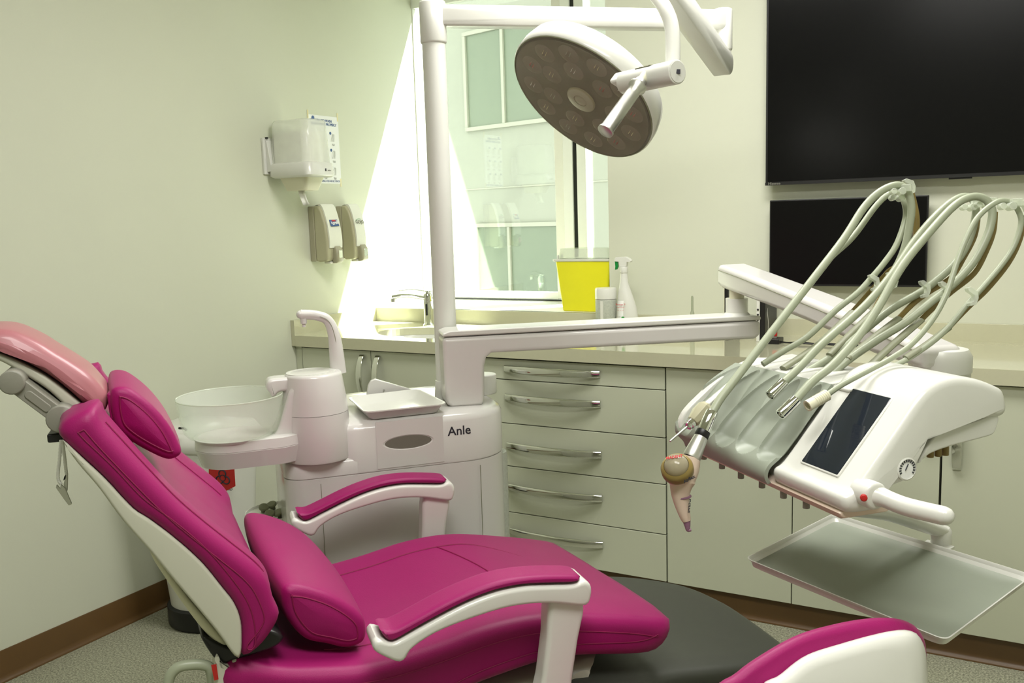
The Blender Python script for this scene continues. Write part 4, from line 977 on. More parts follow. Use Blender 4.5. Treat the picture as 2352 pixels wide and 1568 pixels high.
# lamp head
phi = math.radians(73)
major = Vector((.823, .568)); minor = Vector((-.568, .823))
def camv(x, y, z): return (RX*x+DN*y+FW*z).normalized()
nH = camv(minor.x*math.sin(phi), minor.y*math.sin(phi), -math.cos(phi))
e1 = camv(major.x, major.y, 0); e2 = nH.cross(e1)
hc_ = at(1336, 227, 2.15)
RA = 186*2.15/F_PX; RBh = RA*1.0
def hring(f, z, egg=.03, n=72):
    out = []
    for k in range(n):
        a = 2*PI*k/n; c_, s_ = math.cos(a), math.sin(a)
        p = 2.08; rr = (abs(c_)**p+abs(s_)**p)**(-1/p)
        out.append(hc_+e1*(rr*c_*RA*f)+e2*(rr*s_*RBh*f*(1+egg*c_))+nH*z)
    return out
bm = B(); loft(bm, [hring(.3,-.070), hring(.62,-.069), hring(.88,-.062), hring(.97,-.050), hring(1.0,-.025), hring(1.0,-.004), hring(.985,.0), hring(.965,-.001)]); hd_ = link('lamp_head', bm, 'white2', ol, angle=60)
bm = B(); loft(bm, [hring(.965,.0008), hring(.955,.0014), hring(.945,-.0006), hring(.93,-.004), hring(.80,-.004), hring(.5,-.004)]); link('reflector_face', bm, 'face', hd_, angle=60)
bm = B(); loft(bm, [hring(.945,.0050), hring(.945,.0060)]); link('cover_glass', bm, 'coverglass', hd_, angle=40)
bm = B(); r_a = hring(.975,.0005); r_a.append(r_a[0]); tube(bm, r_a, .0018, 6, cap=False); link('edge_seal', bm, 'sleeve', hd_)
lens_pts = [(0, .74, 12, 0), (0, .47, 7, .3)]
for _, rad, cnt, ph in lens_pts:
    for k in range(cnt):
        a = 2*PI*k/cnt+ph; c_ = hc_+e1*(RA*rad*math.cos(a))+e2*(RBh*rad*math.sin(a))-nH*.003
        bm = B(); rr = .029; lathe(bm, [(rr,0),(rr*.96,.003),(rr*.80,.0055),(rr*.5,.0075),(rr*.15,.008)], c_, nH, n=22); ln = link('lens', bm, 'lens' if 'lens' in M else 'amberglass', hd_, angle=70)
        bm = B(); obox(bm, c_+nH*.001, e1, e2, nH, .006, .006, .002)
        for s_ in (-1, 1):
            b0 = c_+e1*(.004*s_)+e2*.012; tube(bm, [b0+nH*.006, b0-e2*.006+nH*.0085, b0-e2*.012+nH*.0085], .0006, 5)
        link('diode_glint', bm, ('ledge', 'inkred', 'paper', 'ledge', 'bluegrey')[k % 5], ln)  # mixed colours paint the lens sparkles onto the diodes
bm = B(); lathe(bm, [(.037,-.004),(.037,.004),(.034,.006),(.017,.007),(.0165,.0055),(.015,.0065),(.004,.0068)], hc_+e1*.0, nH, n=40); link('centre_disc', bm, 'disc', hd_, angle=50)
bm = B(); obox(bm, (J1+hc_)/2*0+J1+jd*.01-nH*.01, jd, e1, nH, .05, .035, .03); link('mount', bm, 'white2', ol, bevel=.006)

# ================================================================ delivery unit: arms and instrument console
dv = empty('delivery_unit', 'instrument console with touch screen on jointed white arms, in front of the cabinets', 'instrument console', wl(.10, .20, zt), 0)
DM = Vector((math.cos(math.radians(41)), math.sin(math.radians(41)), 0)); DMn = Vector((-DM.y, DM.x, 0))
KP = wl(.15, .19, 0)                                    # column of the arm, in front of the post
def mp(px, py, o=0): return on_plane(px, py, KP-DMn*.047+DMn*o, DMn)
def ms(px, py): q = mp(px, py); return (q-KP).dot(DM), q.z
armp = [ms(1016,772), ms(1022,766), ms(1100,763), ms(1748,729), ms(1749,770), ms(1735,779), ms(1130,811), ms(1118,822), ms(1114,840), ms(1114,925), ms(1105,933), ms(1040,936), ms(1025,930)]
def marm(pts, n0, n1, bv, name, m='white', par=dv, s=3):
    bm = B(); prism(bm, [KP-DMn*.047+DM*a+EZ*z+DMn*n0 for a, z in pts], DMn*(n1-n0)); return link(name, bm, m, par, bevel=bv, seg=s, angle=50)
zsea = ms(1300, 757)[1]
lowp = [(ms(1016,772)[0], ms(1018,776)[1])]+[(a, z) for a, z in [ms(1749,736)]]+armp[4:]
marm(lowp, 0, .094, .012, 'lower_arm')
s0, s1 = ms(1016,772)[0], ms(1749,736)[0]; zb0, zb1 = ms(1018,775)[1], ms(1749,736)[1]
marm([(s0+.0005, zb0+.0012), (s1-.0005, zb1+.0012), (s1-.0005, zb1+.012), (s1-.04, zb1+.016), (s0+.02, zb0+.016), (s0+.0005, zb0+.010)], .0005, .0935, .007, 'lower_arm_cover', 'white2')
# elbow: short post, joint, spring arm
el = mp(1692, 730, .047); el.z = zb1+.015
zq = on_plane(1694, 684, el, FW).z; zq2 = on_plane(1694, 664, el, FW).z
bm = B(); cyl(bm, el, Vector((el.x, el.y, zq)), .030, 36); cyl(bm, el, el+EZ*.006, .036, 36, .030); link('elbow_post', bm, 'white2', dv, angle=50)
bm = B(); cyl(bm, Vector((el.x, el.y, zq)), Vector((el.x, el.y, zq+.05)), .020, 28); link('elbow_joint', bm, 'ivory', dv)
NK = at(2155, 800, 1.80)                                # far end of the spring arm
A0 = at(1700, 650, 2.58)
A0h = A0.copy()
sd_ = (NK-A0); hd3 = Vector((sd_.x, sd_.y, 0)).normalized(); nn = Vector((-hd3.y, hd3.x, 0)); 
if nn.dot(FW) < 0: nn = -nn
A0.z = 0
def spn(px, py): 
    q = on_plane(px, py, A0-nn*.045, nn); return (q-A0).dot(hd3), q.z
up_pts = [spn(*p) for p in ((1645,655),(1646,606),(1652,600),(1720,622),(1850,674),(1950,716),(2060,770),(2150,812),(2190,820),(2218,808))]
prof3 = [spn(*p) for p in ((1643,668),(1645,614),(1700,633),(1850,690),(1990,750),(2100,800),(2110,828),(2118,845),(2010,812),(1950,782),(1850,736),(1750,698),(1700,678),(1655,660))]
top_l = [spn(*p) for p in ((1646,606),(1700,626),(1850,684),(2000,745),(2120,800))]
bot_l = [spn(*p) for p in ((2120,850),(2000,812),(1950,783),(1850,738),(1750,698),(1655,662),(1644,652))]
bm = B(); prism(bm, [A0-nn*.045+hd3*a+EZ*z for a, z in top_l+bot_l], nn*.09); link('spring_arm', bm, 'white', dv, bevel=.014, seg=3, angle=50)
sl = [spn(*p) for p in ((1650,612),(1700,630),(1850,689),(2000,750),(2110,797))]
bm = B(); tube(bm, [A0-nn*.0455+hd3*a+EZ*(z-.010) for a, z in sl], .0007, 6); link('seam', bm, 'sleeve', dv)
NKc = at(2160, 812, 1.83)
zn1 = on_plane(2165, 790, NKc, FW).z; zn2 = on_plane(2165, 830, NKc, FW).z; 
bm = B(); lathe(bm, [(.052,-.135),(.056,-.035),(.058,-.034),(.058,-.004),(.050,.010),(.040,.012),(.0,.012)], NKc, EZ, n=44, cap=False); link('wrist_joint', bm, 'white2', dv, angle=40)

# console body in the chair frame
WLc, WRc, WSc = -.672, -1.105, -.935                    # left end, right end, where the screen housing starts
cz0 = .955
lp_ = side([(1551,1008),(1551,985),(1562,945),(1600,905),(1640,868),(1690,835),(1740,820)], WLc)
cprof = [(.292,cz0-.004),(.280,cz0)]+[(u, z) for u, z in lp_[1:]]+[(.50,1.092),(.525,1.06),(.525,.99),(.50,.957)]
cprof = [(.292,cz0-.004),(.282,cz0),(.276,cz0+.012)]+[(u, z) for u, z in lp_[1:]]+[(.50,1.092),(.525,1.06),(.525,.99),(.50,.957)]
bm = B(); pad(bm, cprof, WLc-.016, WLc, .004, 0, n=110, smooth=2, cuts=3); link('console_end_cheek', bm, 'white2', dv, angle=45)
def deep(p): return (p[0]+.019, p[1]-.018) if p[0] < .41 and p[1] > cz0+.005 else p
cin = [(.302,cz0-.004),(.300,cz0+.002),(.302,.975),(.322,.992),(.405,1.082),(.430,1.088),(.50,1.092),(.525,1.06),(.525,.99),(.50,.957)]
bm = B(); pad(bm, cin, WSc+.01, WLc-.014, .001, 0, n=110, smooth=2, cuts=4); link('console_body', bm, 'white2', dv, angle=45)
bm = B(); box_ = [(.300,cz0-.006),(.500,cz0-.006),(.500,cz0+.004),(.300,cz0+.004)]
pad(bm, [(.290,cz0-.010),(.285,cz0-.001),(.300,cz0+.006),(.37,cz0+.006),(.37,cz0-.010)], WRc+.012, WLc-.002, .003, 0, n=40, smooth=0); link('console_base', bm, 'tan', dv, angle=45)
# grooved silicone holder on the slope
NG = 5; gw = [WLc-.028-.0525*i for i in range(NG)]
top_c = catmull([Vector((.284, cz0-.002)), Vector((.2775, cz0+.012)), Vector((lp_[1][0]+.001, lp_[1][1]))]+[Vector(p) for p in lp_[2:6]], 10)
right_c = resample(catmull([Vector(p) for p in ((.284,cz0-.002),(.2775,cz0+.010),(.279,.975),(.290,.983),(.304,.993),(.350,1.044),(.398,1.0985))], 12)[:-1]+[Vector((.398,1.0985))], 999) if 0 else catmull([Vector(p) for p in ((.284,cz0-.002),(.2775,cz0+.010),(.283,.979),(.304,.995),(.335,1.028),(.366,1.063),(.398,1.0975))], 10)
def arc_at(Pl, f):
    L = [0]
    for a, b_ in zip(Pl[:-1], Pl[1:]): L.append(L[-1]+(b_-a).length)
    t_ = f*L[-1]; j = 0
    while j < len(Pl)-2 and L[j+1] < t_: j += 1
    return Pl[j].lerp(Pl[j+1], (t_-L[j])/max(1e-9, L[j+1]-L[j]))
bm = B(); nu, nw = 90, 280; grid = []
for i in range(nu):
    row = []
    s = i/(nu-1)
    for j in range(nw+1):
        ww = WLc-.004-(WLc-.004-WSc-.003)*j/nw; f_ = (j/nw)**.8
        def pt_(v): return arc_at(top_c, v).lerp(arc_at(right_c, v), f_)
        p = pt_(s); t_ = (pt_(min(1, s+.02))-pt_(max(0, s-.02))).normalized(); n2 = Vector((-t_.y, t_.x))
        g = 0
        for c_ in gw:
            m_ = max(0, min(1, (s-.17)/.16)); t2 = max(0, min(1, (.96-s)/.40))
            hw = .0258*math.sqrt(1-(1-m_)**2)*math.sqrt(t2)
            if hw > .001 and abs(ww-c_) < hw: g = .0130*math.sqrt(1-((ww-c_)/hw)**2)*min(1, m_*1.3)*math.sqrt(t2)
        lift = .0045-g if g else .0045
        if j in (0, nw) or i in (0, nu-1): lift = -.001
        q = p+n2*lift; row.append(bm.verts.new(wl(q.x, ww, q.y)))
    grid.append(row)
for i in range(nu-1):
    for j in range(nw): bm.faces.new((grid[i][j], grid[i][j+1], grid[i+1][j+1], grid[i+1][j]))
link('instrument_holder', bm, 'holder', dv, angle=28)
# white ribbed top behind the holder
bm = B()
for k in range(NG+1):
    w0 = WLc-.004-k*.0515
    prism(bm, [wl(.392, w0, 1.091), wl(.392, w0-.045, 1.091), wl(.50, w0-.040, 1.098), wl(.50, w0-.004, 1.098)], EZ*.008)
link('top_ribs', bm, 'white2', dv, bevel=.004)
# touch screen housing sweeping back
hpf = side([(1940,1166),(1960,1143),(1990,1108),(2060,1135),(2100,1082),(2130,1046),(2190,1022),(2285,1000),(2304,950),(2303,897),(2288,886),(2200,868),(2130,868)], WRc)
hprof = [(.294,cz0),(.284,cz0+.014),(.286,cz0+.026),(.300,.986),(.340,1.030),(.380,1.076),(.404,1.104),(.420,1.118),(.445,1.128),(.475,1.130),(.515,1.122),(.550,1.108),(.560,1.100),(.563,1.066)]+side([(2240,966),(2170,983),(2140,1011),(2119,1045),(2113,1082),(2092,1104),(2060,1117),(2020,1145)], WRc)+[(.345,cz0)]
def house_f(q, t, ww): return q
bm = B(); pad(bm, hprof, WRc, WSc+.004, .012, 0, n=130, smooth=4, cuts=6, func=None, dome=.002); link('screen_housing', bm, 'white2', dv, angle=60)
bm = B(); under = [(.42,1.022),(.47,1.032),(.545,1.038),(.555,1.05),(.53,.992),(.47,.985),(.43,.975),(.40,.955),(.385,.965)]
pad(bm, side([(2296,952),(2240,968),(2170,986),(2140,1014),(2119,1048),(2110,1068),(2137,1043),(2193,1023),(2278,1001),(2290,985)], WRc+.004), WRc+.005, WSc-.005, .003, 0, n=80, smooth=2, cuts=4); link('housing_underside', bm, 'white2', dv, angle=50)
sc_u = Vector((.404-.300, 1.104-.986)).normalized(); s_up = (U*sc_u.x+EZ*sc_u.y); s_n = (EZ*sc_u.x-U*sc_u.y)
sc_c = (wl(.3085,0,.9960)+wl(.3985,0,1.098))/2; sc_c = sc_c+W*(-1.017)
n_off = 0
SL = (Vector((.3985,1.098))-Vector((.3085,.9960))).length
bm = B(); slab_rr(bm, sc_c+s_n*(-.003), -W, s_up, s_n, .044, SL/2+.003, .003, .0042, .001); link('screen_recess', bm, 'white2', dv, angle=40)
bm = B(); slab_rr(bm, sc_c+s_n*.0000, -W, s_up, s_n, .041, SL/2, .0015, .0018, .0004); link('touch_screen', bm, 'lcd', dv, angle=40)
# pressure gauge, handle, hose stubs below
gc = side([(2086,1078)], WRc-.004)[0]; gcw = wl(gc[0], WRc-.000, gc[1])
bm = B(); lathe(bm, [(.0165,0),(.0165,.005),(.0145,.006),(.0145,.0045),(.003,.0045)], gcw+W*.003, -W, n=36); ga = link('pressure_gauge', bm, 'white2', dv, angle=50)
bm = B(); cyl(bm, gcw+W*.004, gcw+W*.05, .0185, 32, e=.002); link('gauge_boss', bm, 'white2', dv, angle=50)
bm = B(); lathe(bm, [(.0142,.0046),(.002,.0049)], gcw+W*.003, -W, n=32); gd = link('dial', bm, 'paper', ga)
bm = B()
for k in range(14):
    a = math.radians(-30+k*18); d_ = U*math.cos(a)+EZ*math.sin(a); obox(bm, gcw+d_*.0118-W*.0024, d_, W, d_.cross(W), .0035, .0005, .0016)
link('dial_scale', bm, 'ink', ga)
bm = B(); obox(bm, gcw-W*.0026+EZ*.003-U*.001, (U*.5+EZ), W, (EZ*.5-U), .010, .0006, .0012); link('needle', bm, 'ink', ga)
HJ = at(1996, 1133, 1.275); HE = at(2176, 1186, 1.20)
bm = B(); hj_d = (HE-HJ).normalized(); side_d = -W
cyl(bm, HJ-side_d*.02, HJ+side_d*.016, .0190, 32, e=.004); hj = link('handle_joint', bm, 'white2', dv, angle=50)
bm = B(); Pm = catmull([HJ+hj_d*.008, HJ+hj_d*.02, (HJ+HE)/2-EZ*.003, HE], 8); n_ = len(Pm)
tube(bm, Pm, [.0155-.0030*min(1, i/10) for i in range(n_-1)]+[.0110], 24); ball(bm, HE-hj_d*.003, .0118, n=16); link('handle', bm, 'white2', dv)
bm = B(); bp_ = at(1984, 1143, 1.248); lathe(bm, [(.0048,-.004),(.0048,.0016),(.0040,.002),(.0036,.0035),(.001,.004)], bp_, -FW-RX*.3, n=24); link('push_button', bm, 'red', hj, angle=40)
for px, py in ((1620,1037),(1662,1058),(1706,1080),(1755,1101),(1805,1124),(1858,1147),(2145,1042),(2163,1038),(2180,1034)):
    q = on_plane(px, py, (0,0,cz0-.006), EZ) if px < 1900 else on_plane(px, py, wl(0,-1.03,0), W)
    bm = B(); q = q+FW*.012; q.z = cz0-.008 if px < 1900 else 1.012
    cyl(bm, q, q-EZ*(.015 if px < 1900 else .022), .0052, 16, e=.001); link('control_stub', bm, 'grey' if px < 1900 else 'whip', dv)
# tray bracket arm below the handle
bm = B(); tube(bm, catmull([wl(.842,-.679,.985), wl(.80,-.70,.985), wl(.60,-.775,1.005), wl(.49,-.81,1.02)], 6), .026, 20, flat=.7, up=W); link('wrist_link', bm, 'white2', dv)
bm = B(); cyl(bm, wl(.405,-.935,.895), wl(.405,-.935,1.0), .014, 20); link('tray_arm_stud', bm, 'white2', dv)
ta = [wl(.405,-.935,.897)]+[at(*p) for p in ((2010,1178,1.54),(2060,1188,1.60),(2162,1222,1.70))]
bm = B(); Q = catmull(ta, 8); tube(bm, Q, .017, 16, flat=.55, up=EZ.cross(FW)); te = Q[-1]
lathe(bm, [(.017,-.030),(.018,-.029),(.018,.004),(.014,.010),(.0,.011)], te, EZ, n=28, cap=False); link('tray_arm', bm, 'white2', dv, angle=50)
# instrument tray
TH_ = .775
tc4 = [on_plane(a, b_, (0,0,TH_), EZ) for a, b_ in ((1712,1283),(1915,1180),(2372,1322),(2172,1472))]
tcen = sum(tc4, Vector())/4
t = empty('instrument_tray', 'large rectangular metal instrument tray with a green grey mat under the console', 'tray', tcen, 0)
def trr(f, z, r=.05, off=0):
    out = []
    P = [tcen+(p-tcen)*1 for p in tc4]
    Q = []
    for i in range(4):
        a, p, b_ = P[i-1], P[i], P[(i+1) % 4]; d1 = (a-p).normalized(); d2 = (b_-p).normalized(); Q.append(p+(d1+d2)*f)
    for i in range(4):
        a, p, b_ = Q[i-1], Q[i], Q[(i+1) % 4]; A = p+(a-p).normalized()*.016; B_ = p+(b_-p).normalized()*.016
        for k in range(6):
            s = k/5; v = A*(1-s)**2+p*2*s*(1-s)+B_*s*s; v.z = z+off; out.append(v)
    return out
bm = B(); loft(bm, [trr(.018,TH_-.016), trr(.012,TH_-.0155), trr(.003,TH_-.003), trr(0,TH_), trr(-.001,TH_+.0015), trr(.001,TH_+.0018), trr(.003,TH_-.001), trr(.006,TH_-.012), trr(.03,TH_-.0125)]); link('tray_body', bm, 'white2', t, angle=40)
bm = B(); loft(bm, [trr(.0080,TH_-.0122), trr(.0078,TH_-.0100), trr(.0090,TH_-.0095), trr(.05,TH_-.0095)]); link('mat', bm, 'holder', t, angle=40)
# drop post that carries the tray
bm = B(); cyl(bm, Vector((te.x, te.y, te.z-.03)), Vector((te.x, te.y, TH_-.022)), .013, 24); obox(bm, Vector(((te.x+tcen.x)/2, (te.y+tcen.y)/2, TH_-.020)), tcen-te-EZ*(tcen-te).z, EZ.cross(tcen-te), EZ, (tcen-te).length, .05, .006); link('tray_post', bm, 'white2', dv, bevel=.002)

# ---------------------------------------------------------------- hoses, whips and handpieces
def lin(pts, d0, d1, dm=None):
    n = len(pts); out = []
    L = [0]
    for a, b_ in zip(pts[:-1], pts[1:]): L.append(L[-1]+math.hypot(b_[0]-a[0], b_[1]-a[1]))
    for p, l in zip(pts, L):
        t_ = l/L[-1]; d = (d0+(dm-d0)*t_*2 if t_ < .5 else dm+(d1-dm)*(t_-.5)*2) if dm else d0+(d1-d0)*t_
        out.append(at(p[0], p[1], d))
    return out
GP = 'instrument hoses looped above the console'
def hose(label, pts, r, d0, dm, d1, con=None):
    P = lin(pts, d0, d1, dm); t = empty('instrument_hose', label, 'hose', P[-1], 0, GP)
    bm = B(); tube(bm, catmull(P, 6), r, 14); link('tube', bm, 'hose', t)
    if con:
        kind, cx, cy, L, rr = con
        e = P[0]; q = at(cx, cy, d0-.01); d_ = (q-e).normalized(); q = e+d_*L
        if kind == 'chrome':
            bm = B(); lathe(bm, [(rr*.9,-.001),(rr,0),(rr,L-.001),(rr*.95,L),(rr*.72,L),(rr*.70,L-.006),(.001,L-.006)], e, d_, n=32, cap=False); link('connector', bm, 'chrome', t, angle=40)
        else:
            bm = B(); pr_ = [(rr*.9,-.001)]
            for i in range(7): pr_ += [(rr, i*.0035), (rr, i*.0035+.0022), (rr*.93, i*.0035+.0025), (rr*.93, i*.0035+.0033)]
            pr_ += [(rr*.98,.025),(rr*.98,L),(rr*.7,L),(rr*.68,L-.006),(.001,L-.006)]
            lathe(bm, pr_, e, d_, n=32, cap=False); link('connector', bm, 'ivory', t, angle=40)
    return t, P
H1p = [(1637,945),(1655,915),(1682,880),(1728,820),(1811,713),(1878,627),(1939,547),(1984,477),(2022,440),(2060,425),(2083,438),(2093,470),(2090,512),(2076,575),(2048,630),(1990,700),(1925,758),(1870,800)]
tA, P1 = hose('grey green hose ending in the hanging air polisher, leftmost loop', H1p, .0067, 1.47, 1.62, 1.66)
H2p = [(1655,920),(1690,868),(1740,805),(1830,690),(1900,600),(1958,545),(2010,475),(2040,447),(2062,445),(2077,464),(2080,500),(2060,560),(2032,602),(2000,640),(1968,674),(1920,712),(1856,772),(1800,806),(1752,836)]
hose('grey green hose just inside the leftmost loop, carrying the water syringe', H2p, .0053, 1.58, 1.68, 1.60)
H3p = [(1800,878),(1842,838),(1888,790),(1984,704),(2048,630),(2099,555),(2143,502),(2185,464),(2217,451),(2238,464),(2240,500),(2222,560),(2191,607),(2143,650),(2112,672),(2048,709),(1984,760),(1920,812),(1846,858)]
hose('grey green hose of the middle loop with a chrome coupling, second from its top left', H3p, .0064, 1.48, 1.62, 1.58, ('chrome', 1765, 912, .033, .0088))
H4p = [(1828,918),(1868,874),(1913,838),(1968,777),(2016,708),(2073,610),(2143,524),(2195,470),(2233,452),(2262,457),(2278,480),(2277,510),(2265,548),(2236,602),(2191,651),(2140,692),(2080,740),(2016,780),(1952,824),(1898,870)]
hose('grey green hose of the middle loop with the longer chrome coupling', H4p, .0066, 1.43, 1.56, 1.54, ('chrome', 1790, 955, .036, .0088))
H5p = [(1899,907),(1936,882),(2000,848),(2048,822),(2096,788),(2143,732),(2175,672),(2196,608),(2214,560),(2239,509),(2265,480),(2297,461),(2323,466),(2340,486),(2345,515),(2330,562),(2303,605),(2255,662),(2223,697),(2175,755),(2127,796),(2064,835),(2000,856),(1940,884)]
hose('thin grey green hose of the rightmost loop with a ribbed cream coupling', H5p, .0043, 1.38, 1.46, 1.46, ('ivory', 1855, 932, .037, .0088))
# whip arms: sleeve and amber blade, part of the console
def whip(amb, slv, d0, d1, d2):
    A_ = lin(amb, d0, d1); S_ = lin(slv, d1, d2)
    bm = B(); tube(bm, catmull(A_, 6), .0052, 10, flat=.30, up=U); o = link('whip_blade', bm, 'whip', dv)
    bm = B(); tube(bm, catmull(S_, 5), [.0068]*0 or .0075, 12, flat=.6); link('whip_sleeve', bm, 'sleeve', dv)
whip([(2094,436),(2107,496),(2104,544),(2088,596),(2045,620),(2028,637),(1990,680),(1958,716)], [(1958,716),(1880,790),(1798,846)], 1.68, 1.66, 1.58)
whip([(2100,500),(2098,570),(2060,625),(2030,668),(2006,716)], [(2006,716),(1950,770),(1905,815)], 1.66, 1.62, 1.58)
whip([(2248,490),(2240,540),(2215,590),(2185,637),(2137,668),(2100,695),(2064,731)], [(2064,731),(2000,780),(1945,824)], 1.63, 1.60, 1.54)
whip([(2287,486),(2283,530),(2268,572),(2239,626),(2188,668),(2155,696),(2115,735)], [(2115,735),(2050,792),(1993,845)], 1.58, 1.56, 1.50)
whip([(2350,494),(2346,540),(2320,598),(2271,660),(2223,706),(2179,752)], [(2179,752),(2130,790),(2080,822)], 1.47, 1.47, 1.46)
# clear clips
def clipc(px, py, d, big=1, ang=0):
    c_ = at(px, py, d); a = math.radians(ang); x = RX*math.cos(a)+DN*math.sin(a); y = -RX*math.sin(a)+DN*math.cos(a)
    bm = B()
    if big:
        prism(bm, [c_+x*p+y*q_-FW*.006 for p, q_ in ((-.012,-.010),(-.008,-.014),(.006,-.012),(.011,-.003),(.012,.008),(.004,.014),(.001,.010),(.006,.004),(.003,-.004),(-.008,-.006))], FW*.012)
    else:
        cyl(bm, c_-FW*.008, c_+FW*.008, .0065, 14); cyl(bm, c_-x*.014-FW*.006, c_-x*.014+FW*.006, .0055, 14)
        obox(bm, c_+x*.008-y*.006, x, y, FW, .016, .012, .010)
    link('hose_clip', bm, 'clearplastic', dv, bevel=.001, seg=1)
for p in ((2004,650,1.63,1,20),(2046,645,1.60,1,20),(2120,665,1.57,1,25),(2165,668,1.54,1,25),(2228,682,1.45,1,25),(2086,430,1.66,1,10),(2068,454,1.64,0,0),(2070,440,1.62,0,0),(2232,476,1.60,0,0),(2266,470,1.57,0,0),(2322,474,1.45,0,0),(2346,480,1.46,1,0)): clipc(*p)
# air polisher hanging from the first hose
ap = empty('air_polisher', 'cream and chrome air polisher with a round powder chamber hanging off the console', 'handpiece', P1[0], 0)
D_ = 1.46
A, Bp, Cp = at(1637,945,D_), at(1613,997,D_-.01), at(1586,1050,D_-.02)
d1_ = (Bp-A).normalized()
L1 = (Bp-A).length
bm = B(); lathe(bm, [(.0092,0),(.0102,.002),(.0102,L1-.006),(.0096,L1-.004)], A, d1_, n=32, cap=True); link('coupling', bm, 'chrome', ap, angle=40)
bm = B(); lathe(bm, [(.0108,L1-.006),(.0112,L1-.004),(.0112,L1+.004),(.0106,L1+.005)], A, d1_, n=32); link('ring', bm, 'black', ap, angle=40)
L2 = (Cp-A).length
bm = B(); lathe(bm, [(.0104,L1+.004),(.0118,L1+.014),(.0135,L1+.030),(.0142,L2-.004),(.0138,L2)], A, d1_, n=32); link('sleeve', bm, 'steel', ap, angle=40)
# cream body: runs from the sleeve past the chamber to the tip
bp3 = [at(*p) for p in ((1588,1046,D_-.02),(1582,1075,D_-.02),(1568,1100,D_-.02),(1563,1130,D_-.02),(1568,1165,D_-.02),(1577,1196,D_-.02))]
bm = B(); Q = catmull(bp3, 8); n_ = len(Q); rad = [.0135,.0165,.0205,.0150,.0108,.0068]
rr = []
for i in range(n_):
    f = i/(n_-1)*5; k = min(4, int(f)); rr.append(rad[k]+(rad[k+1]-rad[k])*(f-k))
tube(bm, Q, rr, 24); link('body', bm, 'tan', ap)
tip = [at(*p) for p in ((1577,1196,D_-.02),(1579,1208,D_-.02),(1580,1217,D_-.02),(1587,1216,D_-.02))]
bm = B(); tube(bm, catmull(tip, 5), [.0063-.0036*min(1, i/10) for i in range(16)], 16); link('tip', bm, 'purple', ap)
bm = B(); q = at(1567,1140,D_-.02); dq = (Q[-1]-Q[len(Q)//2]).normalized(); lathe(bm, [(.0118,-.001),(.0142,-.0005),(.0142,.002),(.0125,.003)], q, dq, n=28, cap=False); link('grip_ring', bm, 'purple', ap)
cc = at(1556, 1078, D_-.03); nC = (-FW*.72+RX*-.28+DN*-.62).normalized()
bm = B(); lathe(bm, [(.018,-.020),(.0215,-.014),(.0235,-.006),(.0235,.004),(.0215,.008)], cc, nC, n=40); link('chamber_base', bm, 'tan', ap, angle=60)
bm = B(); lathe(bm, [(.0240,-.005),(.0250,-.003),(.0250,.006),(.0230,.010),(.0195,.0125),(.0185,.010)], cc, nC, n=40, cap=False); link('chamber_ring', bm, 'whip', ap, angle=50)
bm = B(); lathe(bm, [(.0190,.010),(.0185,.014),(.0155,.020),(.0100,.0240),(.004,.0256),(.0005,.026)], cc, nC, n=40); link('chamber_dome', bm, 'amberglass', ap, angle=70)
bm = B(); lathe(bm, [(.0182,.0085),(.014,.0095),(.001,.010)], cc, nC, n=40); link('powder', bm, 'ivory', ap, angle=70)
xr = (RX-nC*RX.dot(nC)).normalized(); xu = nC.cross(xr)
text('lettering', 'MADENT', .0062, 'inkred', ap, cc+nC*.0262+xu*.006, xr, xu, bold=.0002)
q = at(1583, 1100, D_-.062); text('lettering', 'Airflex', .0068, 'ink', ap, q, RX*.85-DN*.45, -DN, bold=.0002)
q = at(1583, 1162, D_-.0345); text('lettering', 'FT-178-A-01', .0042, 'ink', ap, q, DN*1+RX*-.08, RX, bold=.0002)
# water syringe lying in the first groove
ws = empty('water_syringe', 'chrome and cream water syringe lying at the left end of the console', 'handpiece', at(1620,945,1.58), 0)
S0, S1, S2, S3 = at(1680,882,1.58), at(1622,935,1.56), at(1592,968,1.55), at(1539,1013,1.53)
bm = B(); lathe(bm, [(.0055,0),(.0075,.01),(.0080,(S1-S0).length*.5),(.0095,(S1-S0).length)], S0, S1-S0, n=20); link('handle', bm, 'steel', ws)
bm = B(); d_ = (S2-S1).normalized(); Ls = (S2-S1).length; lathe(bm, [(.0105,-.004),(.0150,.002),(.0155,Ls*.5),(.0105,Ls),(.0065,Ls+.002)], S1, d_, n=8); link('head', bm, 'soap_side', ws, angle=25, bevel=.001)
d_ = (S3-S2).normalized()
bm = B(); lathe(bm, [(.0065,0),(.0085,.002),(.0085,.008),(.0072,.009),(.0072,.013),(.0045,.015)], S2, d_, n=20); link('collar', bm, 'chrome', ws, angle=40)
bm = B(); cyl(bm, S2+d_*.012, S3, .0021, 14, .0017); link('nozzle', bm, 'steel', ws)
bm = B(); obox(bm, S2-d_*.01-DN*.012, d_, RX, DN, .014, .010, .006); link('button', bm, 'soap_side', ws, bevel=.002)

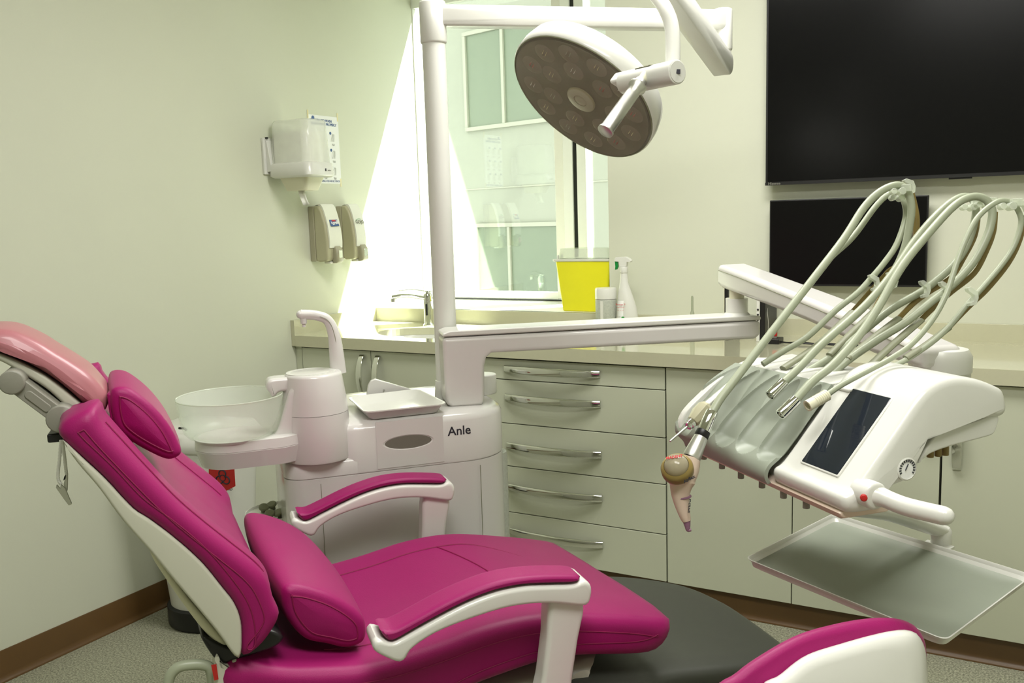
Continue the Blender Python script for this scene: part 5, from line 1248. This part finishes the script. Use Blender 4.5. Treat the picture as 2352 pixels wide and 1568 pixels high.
# ================================================================ operator stool, lower right
def dpl(px, py, d): return at(px, py, d)
sb0 = at(1900, 1500, 1.12)
SN = Vector((FW.x, FW.y, 0)).normalized(); SN = (SN*.93+Vector((RX.x, RX.y, 0)).normalized()*-.36).normalized(); 
stl = empty('operator_stool', 'operator stool with a white shell and magenta pad at the lower right corner', 'stool', (sb0.x+SN.x*.3, sb0.y+SN.y*.3, 0), 0)
tilt = (SN+EZ*-.30).normalized()                        # back leans away from the camera
SR = SN.cross(EZ).normalized()
def sp_(px, py, o): return on_plane(px, py, sb0+tilt*o, tilt)
shell_o = [(1745,1590),(1790,1550),(1850,1505),(1930,1478),(2010,1456),(2065,1446),(2098,1450),(2116,1468),(2127,1500),(2131,1560),(2122,1680),(2080,1790),(1900,1830),(1750,1780)]
def s_ring(o, d, pts):
    P = resample(catmull([Vector((p[0], p[1], 0)) for p in pts], 6, True), 90); c0 = sum(P, Vector())/90
    P = inset2([Vector((p.x, p.y)) for p in P], d) if d < 18 else [c0+(p-c0)*(1-d/170) for p in P]
    return [sp_(p.x, p.y, o) for p in P]
bm = B(); loft(bm, [s_ring(-.004,120,shell_o), s_ring(-.004,40,shell_o), s_ring(-.001,16,shell_o), s_ring(.006,4,shell_o), s_ring(.016,0,shell_o), s_ring(.028,2,shell_o), s_ring(.03,10,shell_o)]); link('back_shell', bm, 'white2', stl, angle=80)
pad_o = [(1640,1600),(1690,1545),(1745,1505),(1830,1458),(1920,1432),(2000,1419),(2060,1420),(2100,1436),(2122,1465),(2128,1500),(2130,1560),(2120,1690),(2080,1800),(1900,1850),(1700,1800)]
bm = B(); loft(bm, [s_ring(.022,24,pad_o), s_ring(.026,8,pad_o), s_ring(.036,1,pad_o), s_ring(.048,0,pad_o), s_ring(.064,4,pad_o), s_ring(.076,16,pad_o), s_ring(.082,40,pad_o), s_ring(.085,110,pad_o)]); link('back_pad', bm, 'leather', stl, angle=80)
sc0 = Vector((sb0.x, sb0.y, 0))+SN*.32
bm = B(); lathe(bm, [(.05,.46),(.17,.465),(.195,.485),(.195,.505),(.17,.53),(.05,.535)], sc0, EZ, n=48); link('seat', bm, 'leather', stl, angle=60)
bm = B(); cyl(bm, sc0+EZ*.08, sc0+EZ*.46, .025, 24); link('gas_column', bm, 'chrome', stl)
bm = B(); tube(bm, catmull([sc0+EZ*.455, sc0-SN*.15+EZ*.45, sc0-SN*.27+EZ*.50, Vector((sb0.x, sb0.y, .70))+SN*.02], 6), .016, 12, flat=.5); link('back_bracket', bm, 'steel', stl)
for k in range(5):
    a = 2*PI*k/5; d_ = Vector((math.cos(a), math.sin(a), 0)); bm = B(); tube(bm, [sc0+EZ*.09, sc0+d_*.13+EZ*.075, sc0+d_*.26+EZ*.062], [.02,.016,.012], 12); lg = link('leg', bm, 'chrome', stl)
    bm = B(); c_ = sc0+d_*.26; s_ = d_.cross(EZ); cyl(bm, c_+EZ*.026-s_*.018, c_+EZ*.026+s_*.018, .026, 20, e=.003); link('caster', bm, 'black', lg)
